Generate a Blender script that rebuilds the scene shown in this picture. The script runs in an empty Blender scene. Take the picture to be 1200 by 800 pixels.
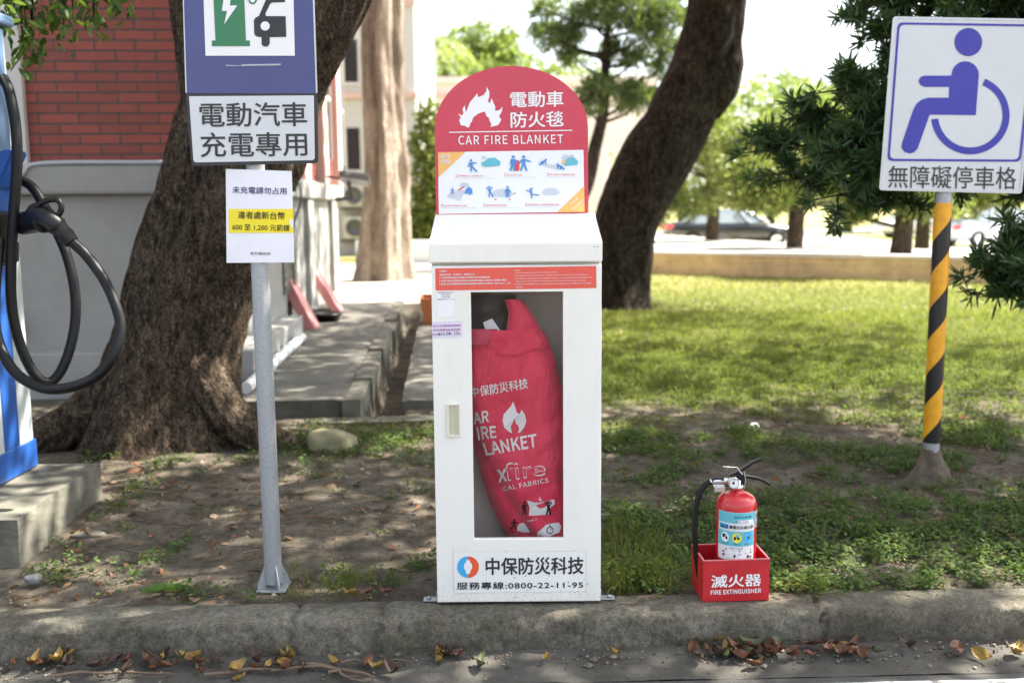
import bpy, bmesh, math, random
import numpy as np
from mathutils import Vector, Matrix, noise as mnoise
random.seed(7); rng = np.random.default_rng(11)
S = bpy.context.scene; COL = S.collection
rad = math.radians

# ------------------------------------------------------------------ camera
F = 1167.0; PITCH = rad(7.7); ROLL = rad(-0.5); EYE = Vector((0, 0, 1.5))
CM = Matrix.Rotation(math.pi/2 - PITCH, 3, 'X') @ Matrix.Rotation(ROLL, 3, 'Z')
cam = bpy.data.cameras.new('camera'); co = bpy.data.objects.new('camera', cam); COL.objects.link(co)
co.matrix_world = Matrix.Translation(EYE) @ CM.to_4x4()
cam.sensor_width = 36; cam.lens = 36*F/1200; cam.clip_start = 0.05; cam.clip_end = 2000
cam.dof.use_dof = True; cam.dof.focus_distance = 3.78; cam.dof.aperture_fstop = 1.9
S.camera = co
# ------------------------------------------------------------------ light
SUN_AZ = rad(70); SUN_EL = rad(54)              # azimuth clockwise from +Y
w = bpy.data.worlds.new('World'); S.world = w; w.use_nodes = True
nt = w.node_tree; bg = nt.nodes['Background']; sky = nt.nodes.new('ShaderNodeTexSky')
sky.sky_type = 'NISHITA'; sky.sun_disc = False; sky.sun_elevation = SUN_EL; sky.sun_rotation = SUN_AZ
sky.air_density = 1.0; sky.dust_density = 3.0; sky.ozone_density = 1.0
hs = nt.nodes.new('ShaderNodeHueSaturation'); hs.inputs['Saturation'].default_value = .50      # hazy, whitish summer sky
nt.links.new(sky.outputs[0], hs.inputs['Color']); nt.links.new(hs.outputs[0], bg.inputs[0]); bg.inputs[1].default_value = 0.105
sl = bpy.data.lights.new('sun', 'SUN'); sl.energy = 5.0; sl.angle = rad(0.53); sl.color = (1, .93, .82)
so = bpy.data.objects.new('sun', sl); COL.objects.link(so)
sdir = Vector((math.sin(SUN_AZ)*math.cos(SUN_EL), math.cos(SUN_AZ)*math.cos(SUN_EL), math.sin(SUN_EL)))
so.rotation_euler = sdir.to_track_quat('Z', 'Y').to_euler()
S.view_settings.view_transform = 'Standard'; S.view_settings.look = 'None'
S.view_settings.gamma = 1; S.view_settings.use_curve_mapping = False
S.view_settings.exposure = 2.27
S.cycles.max_bounces = 8; S.cycles.transparent_max_bounces = 12
S.cycles.use_denoising = True

# ------------------------------------------------------------------ survey helpers (plan drawn up from the photo, metres)
def ray(u, v): return CM @ Vector(((u-600)/F, -(v-400)/F, -1))
def at(u, v, Y):
    d = ray(u, v); return EYE + d*(Y/d.y)
def gnd(u, v, z=0.0):
    d = ray(u, v); return EYE + d*((z-EYE.z)/d.z)

# ------------------------------------------------------------------ numpy noise
def _h(ix, iy, s):
    n = (ix*374761393 + iy*668265263 + s*1442695041) & 0x7fffffff
    n = ((n ^ (n >> 13))*1274126177) & 0x7fffffff
    return ((n ^ (n >> 16)) & 0xffff)/65535.0
def vnoise(x, y, s=0):
    x = np.asarray(x, float); y = np.asarray(y, float)
    ix = np.floor(x).astype(np.int64); iy = np.floor(y).astype(np.int64)
    fx = x-ix; fy = y-iy; fx = fx*fx*(3-2*fx); fy = fy*fy*(3-2*fy)
    a = _h(ix, iy, s); b = _h(ix+1, iy, s); c = _h(ix, iy+1, s); d = _h(ix+1, iy+1, s)
    return (a*(1-fx)+b*fx)*(1-fy)+(c*(1-fx)+d*fx)*fy
def fbm(x, y, s=0, o=4):
    r = 0; a = .5
    for i in range(o): r = r+a*vnoise(x*2**i, y*2**i, s+i*17); a *= .5
    return r/(1-.5**o)
def sstep(a, b, x):
    t = np.clip((np.asarray(x, float)-a)/(b-a), 0, 1); return t*t*(3-2*t)

# ------------------------------------------------------------------ materials
def new_mat(name):
    m = bpy.data.materials.new(name); m.use_nodes = True
    return m, m.node_tree, m.node_tree.nodes['Principled BSDF']
def node(nt, t, **k):
    n = nt.nodes.new(t)
    for a, b in k.items(): setattr(n, a, b)
    return n
def ramp(nt, src, stops):
    r = nt.nodes.new('ShaderNodeValToRGB'); e = r.color_ramp.elements
    while len(e) < len(stops): e.new(.5)
    for i, (p, c) in enumerate(stops):
        e[i].position = p; e[i].color = (*c, 1) if len(c) == 3 else c
    nt.links.new(src, r.inputs[0]); return r.outputs[0]
def noise_n(nt, scale, detail=5, rough=.6, vec=None, coord='Object', stretch=None):
    n = nt.nodes.new('ShaderNodeTexNoise'); n.inputs['Scale'].default_value = scale
    n.inputs['Detail'].default_value = detail; n.inputs['Roughness'].default_value = rough
    if vec is None:
        tc = nt.nodes.new('ShaderNodeTexCoord'); vec = tc.outputs[coord]
    if stretch:
        mp = nt.nodes.new('ShaderNodeMapping'); mp.inputs['Scale'].default_value = stretch
        nt.links.new(vec, mp.inputs[0]); vec = mp.outputs[0]
    nt.links.new(vec, n.inputs['Vector']); return n.outputs[0]
def mixc(nt, fac, a, b, mode='MIX'):
    m = nt.nodes.new('ShaderNodeMix'); m.data_type = 'RGBA'; m.blend_type = mode
    for i, x in ((0, fac), (6, a), (7, b)):
        if hasattr(x, 'is_output'): nt.links.new(x, m.inputs[i])
        elif isinstance(x, (int, float)): m.inputs[i].default_value = x
        else: m.inputs[i].default_value = (*x, 1)
    return m.outputs[2]
def bump(nt, bs, h, strength=.3, dist=.01):
    b = nt.nodes.new('ShaderNodeBump'); b.inputs['Strength'].default_value = strength
    b.inputs['Distance'].default_value = dist
    nt.links.new(h, b.inputs['Height']); nt.links.new(b.outputs[0], bs.inputs['Normal'])
def mat(name, col, rough=.5, metal=0, var=.12, scale=6, bumps=0, bscale=60, coat=0, spec=.5):
    m, nt, b = new_mat(name)
    c2 = tuple(max(0, x*(1-var)) for x in col); c1 = tuple(min(1, x*(1+var*.5)) for x in col)
    n = noise_n(nt, scale, 6, .65)
    nt.links.new(ramp(nt, n, [(.3, c2), (.7, c1)]), b.inputs['Base Color'])
    r = ramp(nt, noise_n(nt, scale*3, 4), [(.3, (rough*.85,)*3), (.7, (min(1, rough*1.15),)*3)])
    nt.links.new(r, b.inputs['Roughness']); b.inputs['Metallic'].default_value = metal
    b.inputs['Coat Weight'].default_value = coat; b.inputs['Specular IOR Level'].default_value = spec
    if bumps: bump(nt, b, noise_n(nt, bscale, 6, .7), bumps, .004)
    return m
def leafmat(name, cols, trans=.35, rough=.45, spec=.4):
    m, nt, b = new_mat(name)
    g = nt.nodes.new('ShaderNodeNewGeometry')
    n = len(cols)
    c = ramp(nt, g.outputs['Random Per Island'], [(i/(n-1) if n > 1 else 0, cc) for i, cc in enumerate(cols)])
    nt.links.new(c, b.inputs['Base Color']); b.inputs['Roughness'].default_value = rough
    b.inputs['Specular IOR Level'].default_value = spec
    t = nt.nodes.new('ShaderNodeBsdfTranslucent'); nt.links.new(mixc(nt, .5, c, (.30, .42, .05), 'MIX'), t.inputs[0])
    mx = nt.nodes.new('ShaderNodeMixShader'); mx.inputs[0].default_value = trans
    nt.links.new(b.outputs[0], mx.inputs[1]); nt.links.new(t.outputs[0], mx.inputs[2])
    nt.links.new(mx.outputs[0], nt.nodes['Material Output'].inputs[0]); return m

# ------------------------------------------------------------------ mesh helpers
class MB:
    def __init__(s): s.v = []; s.f = []; s.sm = []
    def add(s, vs, fs, smooth=False):
        o = len(s.v); s.v += [tuple(v) for v in vs]; s.f += [tuple(i+o for i in f) for f in fs]; s.sm += [smooth]*len(fs); return s
    def bm(s, bm, smooth=False):
        bm.verts.index_update(); s.add([v.co[:] for v in bm.verts], [[v.index for v in f.verts] for f in bm.faces], smooth); bm.free(); return s
    def box(s, a, b, bev=0, M=None, seg=2):
        bm = bmesh.new(); bmesh.ops.create_cube(bm, size=1)
        a = Vector(a); b = Vector(b)
        for v in bm.verts: v.co = Vector(((a.x+b.x)/2+v.co.x*(b.x-a.x), (a.y+b.y)/2+v.co.y*(b.y-a.y), (a.z+b.z)/2+v.co.z*(b.z-a.z)))
        if bev: bmesh.ops.bevel(bm, geom=bm.edges[:], offset=bev, segments=seg, profile=.5, affect='EDGES')
        if M is not None: bm.transform(M)
        return s.bm(bm)
    def prism(s, pts, off, bev=0):
        """closed outline of 3D points swept by vector off"""
        bm = bmesh.new(); off = Vector(off)
        v0 = [bm.verts.new(p) for p in pts]; v1 = [bm.verts.new(Vector(p)+off) for p in pts]
        n = len(pts); bm.faces.new(v0); bm.faces.new(v1[::-1])
        for i in range(n): bm.faces.new((v0[(i+1) % n], v0[i], v1[i], v1[(i+1) % n]))
        bmesh.ops.recalc_face_normals(bm, faces=bm.faces[:])
        if bev: bmesh.ops.bevel(bm, geom=bm.edges[:], offset=bev, segments=2, affect='EDGES')
        return s.bm(bm)
    def tube(s, pts, r, sides=12, cap=True, smooth=True):
        pts = [Vector(p) for p in pts]; n = len(pts)
        if not hasattr(r, '__len__'): r = [r]*n
        t0 = (pts[1]-pts[0]).normalized(); up = Vector((0, 0, 1)) if abs(t0.z) < .9 else Vector((0, 1, 0))
        a = t0.cross(up).normalized(); vs = []
        for i in range(n):
            t = (pts[min(i+1, n-1)]-pts[max(i-1, 0)]).normalized()
            a = (a-t*a.dot(t)).normalized(); b = t.cross(a)
            for k in range(sides):
                an = 2*math.pi*k/sides; vs.append(pts[i]+(a*math.cos(an)+b*math.sin(an))*r[i])
        fs = [(i*sides+k, i*sides+(k+1) % sides, (i+1)*sides+(k+1) % sides, (i+1)*sides+k) for i in range(n-1) for k in range(sides)]
        s.add(vs, fs, smooth)
        if cap: s.add(vs[:sides][::-1], [tuple(range(sides))]); s.add(vs[-sides:], [tuple(range(sides))])
        return s
    def lathe(s, prof, c, axis='Z', sides=32, smooth=True):
        c = Vector(c); vs = []
        for r, h in prof:
            for k in range(sides):
                a = 2*math.pi*k/sides; x, y = r*math.cos(a), r*math.sin(a)
                vs.append(c+(Vector((x, y, h)) if axis == 'Z' else Vector((x, h, y)) if axis == 'Y' else Vector((h, x, y))))
        n = len(prof)
        fs = [(i*sides+k, i*sides+(k+1) % sides, (i+1)*sides+(k+1) % sides, (i+1)*sides+k) for i in range(n-1) for k in range(sides)]
        return s.add(vs, fs, smooth)
    def build(s, name, m=None, parent=None, recalc=True):
        me = bpy.data.meshes.new(name); me.from_pydata(s.v, [], s.f)
        me.polygons.foreach_set('use_smooth', s.sm)
        if recalc and len(s.f) < 30000:
            bm = bmesh.new(); bm.from_mesh(me); bmesh.ops.recalc_face_normals(bm, faces=bm.faces[:]); bm.to_mesh(me); bm.free()
        me.update()
        return link(name, me, m, parent)
def link(name, me, m=None, parent=None):
    o = bpy.data.objects.new(name, me); COL.objects.link(o)
    if m: me.materials.append(m)
    if parent:
        o.parent = parent; o.matrix_parent_inverse = wm(parent).inverted()
    return o
def wm(o):
    M = o.matrix_basis.copy()
    while o.parent: M = o.parent.matrix_basis @ o.matrix_parent_inverse @ M; o = o.parent
    return M
def empty(name, loc, label, cat, group=None, rz=0):
    o = bpy.data.objects.new(name, None); COL.objects.link(o); o.location = loc; o.rotation_euler.z = rz
    o.empty_display_size = .1; return tag(o, label, cat, group)
def tag(o, label, cat, group=None):
    o['label'] = label; o['category'] = cat
    if group: o['group'] = group
    return o
def struct(o, label=None): o['kind'] = 'structure'; return o
def smooth_path(pts, n=8):
    """Catmull-Rom"""
    P = [Vector(p) for p in pts]; P = [P[0]*2-P[1]]+P+[P[-1]*2-P[-2]]; out = []
    for i in range(1, len(P)-2):
        for k in range(n):
            t = k/n; a, b, c, d = P[i-1], P[i], P[i+1], P[i+2]
            out.append(.5*((2*b)+(c-a)*t+(2*a-5*b+4*c-d)*t*t+(3*b-a-3*c+d)*t**3))
    return out+[P[-2]]
def bulk(name, V, Q, m, parent=None, smooth=False):
    me = bpy.data.meshes.new(name); me.vertices.add(len(V)); me.vertices.foreach_set('co', np.asarray(V, np.float32).ravel())
    Q = np.asarray(Q, np.int32); me.loops.add(Q.size); me.loops.foreach_set('vertex_index', Q.ravel())
    me.polygons.add(len(Q)); me.polygons.foreach_set('loop_start', np.arange(len(Q), dtype=np.int32)*Q.shape[1])
    me.polygons.foreach_set('use_smooth', np.full(len(Q), smooth)); me.update(calc_edges=True); me.validate()
    return link(name, me, m, parent)
def unit(a): return a/np.maximum(np.linalg.norm(a, axis=-1, keepdims=True), 1e-9)
PROF2 = ((0, .12), (.5, 1), (1, .08)); PROF3 = ((0, .2), (.35, 1), (.72, .8), (1, .06))
def blades(p, d, L, W, prof=PROF2, bend=.15, nrm=None):
    """leaf strips: base p, direction d, length L, width W -> verts, quads"""
    p = np.asarray(p, float); d = unit(np.asarray(d, float)); N = len(p)
    L = np.broadcast_to(L, N).astype(float); W = np.broadcast_to(W, N).astype(float)
    r = rng.normal(size=(N, 3)) if nrm is None else nrm+rng.normal(size=(N, 3))*.35
    side = unit(np.cross(d, r)); up = np.cross(side, d)
    k = len(prof); V = np.zeros((N, k, 2, 3))
    for i, (t, wd) in enumerate(prof):
        c = p+d*(L*t)[:, None]-up*(L*bend*t*t)[:, None]
        V[:, i, 0] = c-side*(W*wd*.5)[:, None]; V[:, i, 1] = c+side*(W*wd*.5)[:, None]
    base = (np.arange(N)*k*2)[:, None]
    Q = np.concatenate([np.stack([base[:, 0]+2*i, base[:, 0]+2*i+1, base[:, 0]+2*i+3, base[:, 0]+2*i+2], 1)[:, None] for i in range(k-1)], 1).reshape(-1, 4)
    return V.reshape(-1, 3), Q
def joinvq(parts):
    o = 0; Vs = []; Qs = []
    for V, Q in parts: Vs.append(V); Qs.append(Q+o); o += len(V)
    return np.concatenate(Vs), np.concatenate(Qs)

# ------------------------------------------------------------------ flat graphics (printed on real panels)
_tc = {}
try:                                                   # Blender's own bundled sans face, for the Latin letters too
    FONT = bpy.data.fonts.load(bpy.utils.system_resource('DATAFILES', path='fonts')+'/Noto Sans CJK Regular.woff2')
except Exception: FONT = None
def text_geo(s, off=0.0, gap=0):
    k = (s, off, gap)
    if k not in _tc:
        c = bpy.data.curves.new('t', 'FONT'); c.body = s; c.font = (FONT if FONT and s.isascii() else c.font); c.size = 1; c.offset = off; c.resolution_u = 3; c.space_character = 1+gap
        o = bpy.data.objects.new('t', c); COL.objects.link(o); bpy.context.view_layer.update()
        me = bpy.data.meshes.new_from_object(o.evaluated_get(bpy.context.evaluated_depsgraph_get()))
        v = np.array([x.co[:2] for x in me.vertices]); f = [tuple(p.vertices) for p in me.polygons]
        bpy.data.objects.remove(o); bpy.data.curves.remove(c); bpy.data.meshes.remove(me)
        lo = v.min(0); hi = v.max(0); _tc[k] = ((v-lo)/(hi-lo), f)
    return _tc[k]
class Print:
    """collects flat shapes; mp(u,v) carries sheet coordinates onto the panel"""
    def __init__(s, mp): s.mp = mp; s.mb = MB()
    def poly(s, pts, sc=1, o=(0, 0)):
        s.mb.add([s.mp(x/sc+o[0], y/sc+o[1]) for x, y in pts], [tuple(range(len(pts)))]); return s
    def disc(s, x, y, r, ry=None, n=24, sc=1, o=(0, 0)):
        return s.poly([(x+r*math.cos(2*math.pi*i/n), y+(ry or r)*math.sin(2*math.pi*i/n)) for i in range(n)], sc, o)
    def ring(s, x, y, r0, r1, a0=0, a1=360, n=40, sc=1, o=(0, 0)):
        A = [rad(a0+(a1-a0)*i/n) for i in range(n+1)]
        for i in range(n):
            s.poly([(x+r0*math.cos(A[i]), y-r0*math.sin(A[i])), (x+r1*math.cos(A[i]), y-r1*math.sin(A[i])), (x+r1*math.cos(A[i+1]), y-r1*math.sin(A[i+1])), (x+r0*math.cos(A[i+1]), y-r0*math.sin(A[i+1]))], sc, o)
        return s
    def line(s, pts, w, sc=1, o=(0, 0)):
        for (x0, y0), (x1, y1) in zip(pts, pts[1:]):
            l = math.hypot(x1-x0, y1-y0) or 1; nx, ny = -(y1-y0)/l*w/2, (x1-x0)/l*w/2
            s.poly([(x0+nx, y0+ny), (x1+nx, y1+ny), (x1-nx, y1-ny), (x0-nx, y0-ny)], sc, o)
        return s
    def text(s, t, quad, off=0.0, gap=0, sc=1, o=(0, 0)):
        """quad: x0,y0,x1,y1 box or four corners tl,tr,br,bl"""
        if not hasattr(quad[0], '__len__'):
            x0, y0, x1, y1 = quad; quad = [(x0, y0), (x1, y0), (x1, y1), (x0, y1)]
        q = [(x/sc+o[0], y/sc+o[1]) for x, y in quad]; v, f = text_geo(t, 0.0, gap)
        # heavier weight: the glyphs are laid again a hair aside and a hair proud
        for i, (dx, dy) in enumerate([(0, 0)]+([(1, 0), (-1, 0), (0, 1), (0, -1)] if off > .003 else [])): s._lay(v, f, q, dx*off*.8/max(1, len(t)*.9), dy*off*.8, i*.00012)
        return s
    def _lay(s, v, f, q, dx, dy, lift):
        P = []
        for a, b in v:
            a += dx; b += dy
            tx = q[0][0]*(1-a)+q[1][0]*a, q[0][1]*(1-a)+q[1][1]*a; bx = q[3][0]*(1-a)+q[2][0]*a, q[3][1]*(1-a)+q[2][1]*a
            P.append(s.mp(bx[0]*(1-b)+tx[0]*b, bx[1]*(1-b)+tx[1]*b)-Vector((0, lift, 0)))
        s.mb.add(P, f)
    def build(s, name, m, parent): return s.mb.build(name, m, parent, recalc=False)
def plane(Y, lift=0): return lambda u, v: at(u, v, Y-lift)
def person_pic(p, x, y, h, arms=((-.25, .35), (.25, .35)), legs=((-.14, 1), (.14, 1)), lean=0):
    """a stick pictogram: head centre at (x,y), total height h"""
    w_ = h*.12; p.disc(x, y, h*.1, n=12); hx, hy = x-lean*h, y+h*.52
    p.poly([(x-h*.13, y+h*.14), (x+h*.13, y+h*.14), (hx+h*.09, hy), (hx-h*.09, hy)])
    for ax, ay in arms: p.line([(x+(h*.11 if ax > 0 else -h*.11), y+h*.19), (x+ax*h, y+ay*h)], w_*.8)
    for lx, ly in legs: p.line([(hx+(h*.05 if lx > 0 else -h*.05), hy-h*.02), (hx+lx*h, y+ly*h*.95)], w_)

def mth(op, a, b_):
    q = node(nt, 'ShaderNodeMath', operation=op)
    for i, x in enumerate((a, b_)):
        if isinstance(x, (int, float)): q.inputs[i].default_value = x
        else: nt.links.new(x, q.inputs[i])
    return q.outputs[0]
M = {}
def build_mats():
    M['white'] = mat('cream_paint', (.80, .79, .74), .38, var=.03, scale=3, bumps=.02, bscale=30)
    m, nt, b = new_mat('cream_paint_dusty'); d1 = noise_n(nt, 3, 6, .7, stretch=(1, 1, .35)); d2 = noise_n(nt, 120, 3, .8)
    tc = nt.nodes.new('ShaderNodeTexCoord'); sz = nt.nodes.new('ShaderNodeSeparateXYZ'); nt.links.new(tc.outputs['Object'], sz.inputs[0])
    mr = nt.nodes.new('ShaderNodeMapRange'); mr.inputs[1].default_value = .0; mr.inputs[2].default_value = .16; mr.inputs[3].default_value = .55; mr.inputs[4].default_value = 0; nt.links.new(sz.outputs[2], mr.inputs[0])
    sp_ = nt.nodes.new('ShaderNodeMath'); sp_.operation = 'MULTIPLY'; nt.links.new(mr.outputs[0], sp_.inputs[0]); nt.links.new(ramp(nt, d2, [(.5, (0,)*3), (.66, (1,)*3)]), sp_.inputs[1])
    c = ramp(nt, d1, [(.3, (.74, .72, .66)), (.5, (.81, .795, .74)), (.7, (.83, .815, .765))]); c = mixc(nt, sp_.outputs[0], c, (.30, .25, .18))
    nt.links.new(c, b.inputs['Base Color']); nt.links.new(ramp(nt, d1, [(.3, (.5,)*3), (.7, (.34,)*3)]), b.inputs['Roughness']); M['white'] = m
    M['inner_shade'] = mat('cabinet_inside_shaded', (.66, .62, .56), .6, var=.06)  # white paint toned brownish grey, the inside shade put into the colour
    M['redboard'] = mat('red_board_print', (.56, .045, .085), .28, var=.08, scale=4)
    M['red'] = mat('red_enamel', (.50, .012, .02), .25, var=.1, coat=.4)
    M['boxred'] = mat('red_box_enamel', (.50, .018, .025), .35, var=.18, scale=9)
    M['strip'] = mat('red_sticker', (.72, .10, .07), .5, var=.04)
    M['pw'] = mat('print_white', (.80, .80, .80), .5, var=.02)
    M['pwdim'] = mat('print_pale', (.70, .70, .72), .5, var=.02)
    M['black'] = mat('print_black', (.010, .010, .011), .5, var=.1)
    M['dgrey'] = mat('print_charcoal', (.026, .027, .032), .5, var=.06)
    M['grey'] = mat('print_grey', (.42, .44, .47), .5, var=.05)
    M['blueprint'] = mat('print_blue', (.07, .26, .62), .5, var=.05)
    M['teal'] = mat('print_teal', (.11, .45, .55), .5, var=.05)
    M['orange'] = mat('print_orange', (.82, .46, .13), .5, var=.05)
    M['redprint'] = mat('print_red', (.68, .06, .06), .5, var=.05)
    M['logoblue'] = mat('logo_blue', (.05, .38, .75), .5, var=.03)
    M['signblue'] = mat('sign_blue', (.062, .07, .21), .35, var=.06, scale=3)
    M['accblue'] = mat('sign_royal_blue', (.035, .035, .34), .35, var=.08, scale=3)
    M['signwhite'] = mat('sign_white', (.60, .62, .64), .33, var=.05, scale=3)
    M['alu'] = mat('aluminium_edge', (.55, .56, .58), .4, metal=.8)
    M['green'] = mat('print_green', (.035, .19, .085), .4, var=.05)
    M['paper'] = mat('laminated_paper', (.78, .78, .84), .25, var=.03)
    M['yellow'] = mat('print_yellow', (.85, .70, .02), .4, var=.04)
    M['inkblue'] = mat('print_ink_blue', (.03, .03, .16), .5)
    M['purple'] = mat('print_purple', (.45, .10, .35), .5)
    M['rubber'] = mat('black_rubber', (.006, .006, .007), .45, var=.2, bumps=.05, spec=.3)
    M['plastic'] = mat('black_plastic', (.008, .008, .009), .38, var=.2, spec=.35)
    M['chrome'] = mat('brushed_metal', (.72, .72, .72), .28, metal=1)
    M['conc'] = mat('grey_concrete', (.30, .295, .27), .85, var=.35, scale=5, bumps=.4, bscale=40)
    # galvanised steel
    m, nt, b = new_mat('galvanised_steel'); n = noise_n(nt, 90, 3)
    nt.links.new(ramp(nt, n, [(.35, (.33, .35, .375)), (.65, (.40, .42, .44))]), b.inputs['Base Color'])
    b.inputs['Metallic'].default_value = .55; b.inputs['Roughness'].default_value = .5; bump(nt, b, n, .12, .002); M['galv'] = m
    # window pane of the cabinet: clear acrylic
    m, nt, b = new_mat('clear_acrylic'); t = node(nt, 'ShaderNodeBsdfTransparent'); g = node(nt, 'ShaderNodeBsdfGlossy'); g.inputs['Roughness'].default_value = .02
    fr = node(nt, 'ShaderNodeFresnel'); fr.inputs[0].default_value = 1.25; mx = node(nt, 'ShaderNodeMixShader'); t.inputs[0].default_value = (.99, .99, .99, 1)
    nt.links.new(fr.outputs[0], mx.inputs[0]); nt.links.new(t.outputs[0], mx.inputs[1]); nt.links.new(g.outputs[0], mx.inputs[2])
    nt.links.new(mx.outputs[0], nt.nodes['Material Output'].inputs[0]); M['glass'] = m
    m, nt, b = new_mat('clear_plastic'); b.inputs['Base Color'].default_value = (.8, .85, .9, 1); b.inputs['Roughness'].default_value = .2; b.inputs['Transmission Weight'].default_value = .5; M['clear'] = m
    # concrete kerb: weathered, mossy
    m, nt, b = new_mat('weathered_kerb_concrete')
    n1 = noise_n(nt, 3.2, 8, .7); n2 = noise_n(nt, 30, 7, .8); n3 = noise_n(nt, 9, 6, .7)
    c = ramp(nt, n1, [(.3, (.070, .060, .042)), (.5, (.130, .115, .086)), (.7, (.22, .20, .16))])
    c = mixc(nt, ramp(nt, n3, [(.5, (0,)*3), (.68, (.75,)*3)]), c, (.06, .06, .032))
    n5 = noise_n(nt, 95, 3, .8); c = mixc(nt, .8, c, ramp(nt, n2, [(.34, (.3,)*3), (.5, (.85,)*3), (.66, (1.35,)*3)]), 'MULTIPLY'); c = mixc(nt, .6, c, ramp(nt, n5, [(.36, (.4,)*3), (.5, (1.0,)*3), (.68, (1.5,)*3)]), 'MULTIPLY')
    nt.links.new(c, b.inputs['Base Color']); b.inputs['Roughness'].default_value = .95; bump(nt, b, mixc(nt, .5, n2, n3), 1.0, .014); M['kerb'] = m
    # asphalt and gutter
    m, nt, b = new_mat('asphalt'); n = noise_n(nt, 150, 4, .8); n1 = noise_n(nt, 2.5, 5)
    c = mixc(nt, .7, ramp(nt, n1, [(.3, (.065, .062, .058)), (.7, (.12, .115, .105))]), ramp(nt, n, [(.3, (.5,)*3), (.7, (1,)*3)]), 'MULTIPLY')
    nt.links.new(c, b.inputs['Base Color']); b.inputs['Roughness'].default_value = .95; bump(nt, b, n, .6, .004); M['asphalt'] = m
    m, nt, b = new_mat('gutter_concrete'); n = noise_n(nt, 80, 5, .8); n1 = noise_n(nt, 4, 7, .7)
    c = mixc(nt, .5, ramp(nt, n1, [(.3, (.045, .041, .033)), (.7, (.11, .103, .088))]), ramp(nt, n, [(.3, (.5,)*3), (.65, (1,)*3)]), 'MULTIPLY')
    nt.links.new(c, b.inputs['Base Color']); b.inputs['Roughness'].default_value = .95; bump(nt, b, n, .6, .005); M['gutter'] = m
    # brick
    m, nt, b = new_mat('red_tile_brick'); tc = node(nt, 'ShaderNodeTexCoord'); mp = node(nt, 'ShaderNodeMapping')
    sx = node(nt, 'ShaderNodeSeparateXYZ'); ad = node(nt, 'ShaderNodeMath', operation='ADD'); cb = node(nt, 'ShaderNodeCombineXYZ')
    nt.links.new(tc.outputs['Object'], sx.inputs[0]); nt.links.new(sx.outputs[0], ad.inputs[0]); nt.links.new(sx.outputs[1], ad.inputs[1])
    nt.links.new(ad.outputs[0], cb.inputs[0]); nt.links.new(sx.outputs[2], cb.inputs[1])
    br = node(nt, 'ShaderNodeTexBrick'); br.inputs['Scale'].default_value = 1; br.inputs['Brick Width'].default_value = .335; br.inputs['Row Height'].default_value = .081
    br.inputs['Mortar Size'].default_value = .008; br.inputs['Mortar Smooth'].default_value = .15; br.inputs['Bias'].default_value = -.1
    br.inputs['Color1'].default_value = (.32, .062, .038, 1); br.inputs['Color2'].default_value = (.23, .045, .03, 1); br.inputs['Mortar'].default_value = (.06, .045, .04, 1)
    nt.links.new(cb.outputs[0], br.inputs['Vector'])
    c = mixc(nt, .5, br.outputs['Color'], ramp(nt, noise_n(nt, 7, 6), [(.3, (.6,)*3), (.7, (1,)*3)]), 'MULTIPLY')
    nt.links.new(c, b.inputs['Base Color']); b.inputs['Roughness'].default_value = .6
    inv = node(nt, 'ShaderNodeMath', operation='SUBTRACT'); inv.inputs[0].default_value = 1; nt.links.new(br.outputs['Fac'], inv.inputs[1]); bump(nt, b, inv.outputs[0], .6, .006); M['brick'] = m
    M['render'] = mat('grey_render', (.31, .305, .29), .85, var=.16, scale=2.2, bumps=.15, bscale=50)
    M['pinkwall'] = mat('pale_pink_render', (.74, .63, .59), .85, var=.1, scale=1)
    M['pinkpil'] = mat('pink_pilaster_render', (.62, .42, .37), .8, var=.1, scale=1)
    M['palewall'] = mat('pale_grey_render', (.58, .55, .52), .85, var=.1, scale=1)
    M['darkglass'] = mat('dark_window_glass', (.03, .035, .04), .08, var=.1)
    M['carglass'] = mat('car_glass_sky_tone', (.26, .31, .34), .1, var=.1, coat=1)  # pale base colour stands in for bright sky mirrored in the windows
    M['darkmetal'] = mat('dark_louvre_metal', (.10, .10, .10), .5)
    # bark
    def bark(name, a, b_, c_, sc=1, st=(1, 1, .36), crack=.85):
        m, nt, b = new_mat(name)
        n1 = noise_n(nt, 46*sc, 9, .82, stretch=st); n2 = noise_n(nt, 80*sc, 6, .7, stretch=(1, 1, .4)); n3 = noise_n(nt, 2.6, 4)
        n4 = noise_n(nt, 24*sc, 8, .8, stretch=st)
        c = ramp(nt, n1, [(.32, a), (.52, b_), (.72, c_)])
        ck = ramp(nt, n4, [(.40, (.08,)*3), (.49, (.85,)*3), (.66, (1.25,)*3)])
        c = mixc(nt, crack, c, ck, 'MULTIPLY'); c = mixc(nt, .55, c, ramp(nt, n3, [(.35, (.5,)*3), (.65, (1.15,)*3)]), 'MULTIPLY')
        nt.links.new(c, b.inputs['Base Color']); b.inputs['Roughness'].default_value = .95; b.inputs['Specular IOR Level'].default_value = .15
        vo = nt.nodes.new('ShaderNodeTexVoronoi'); vo.feature = 'DISTANCE_TO_EDGE'; vo.inputs['Scale'].default_value = 30*sc
        tc = nt.nodes.new('ShaderNodeTexCoord'); mp = nt.nodes.new('ShaderNodeMapping'); mp.inputs['Scale'].default_value = (1, 1, .34); nt.links.new(tc.outputs['Object'], mp.inputs[0])
        n6 = nt.nodes.new('ShaderNodeTexNoise'); n6.inputs['Scale'].default_value = 14*sc; nt.links.new(tc.outputs['Object'], n6.inputs['Vector'])
        nt.links.new(mixc(nt, .16, mp.outputs[0], n6.outputs['Color'], 'ADD'), vo.inputs['Vector'])
        pl = ramp(nt, vo.outputs[0], [(0, (.10,)*3), (.07, (.6,)*3), (.2, (1.1,)*3)])
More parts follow.
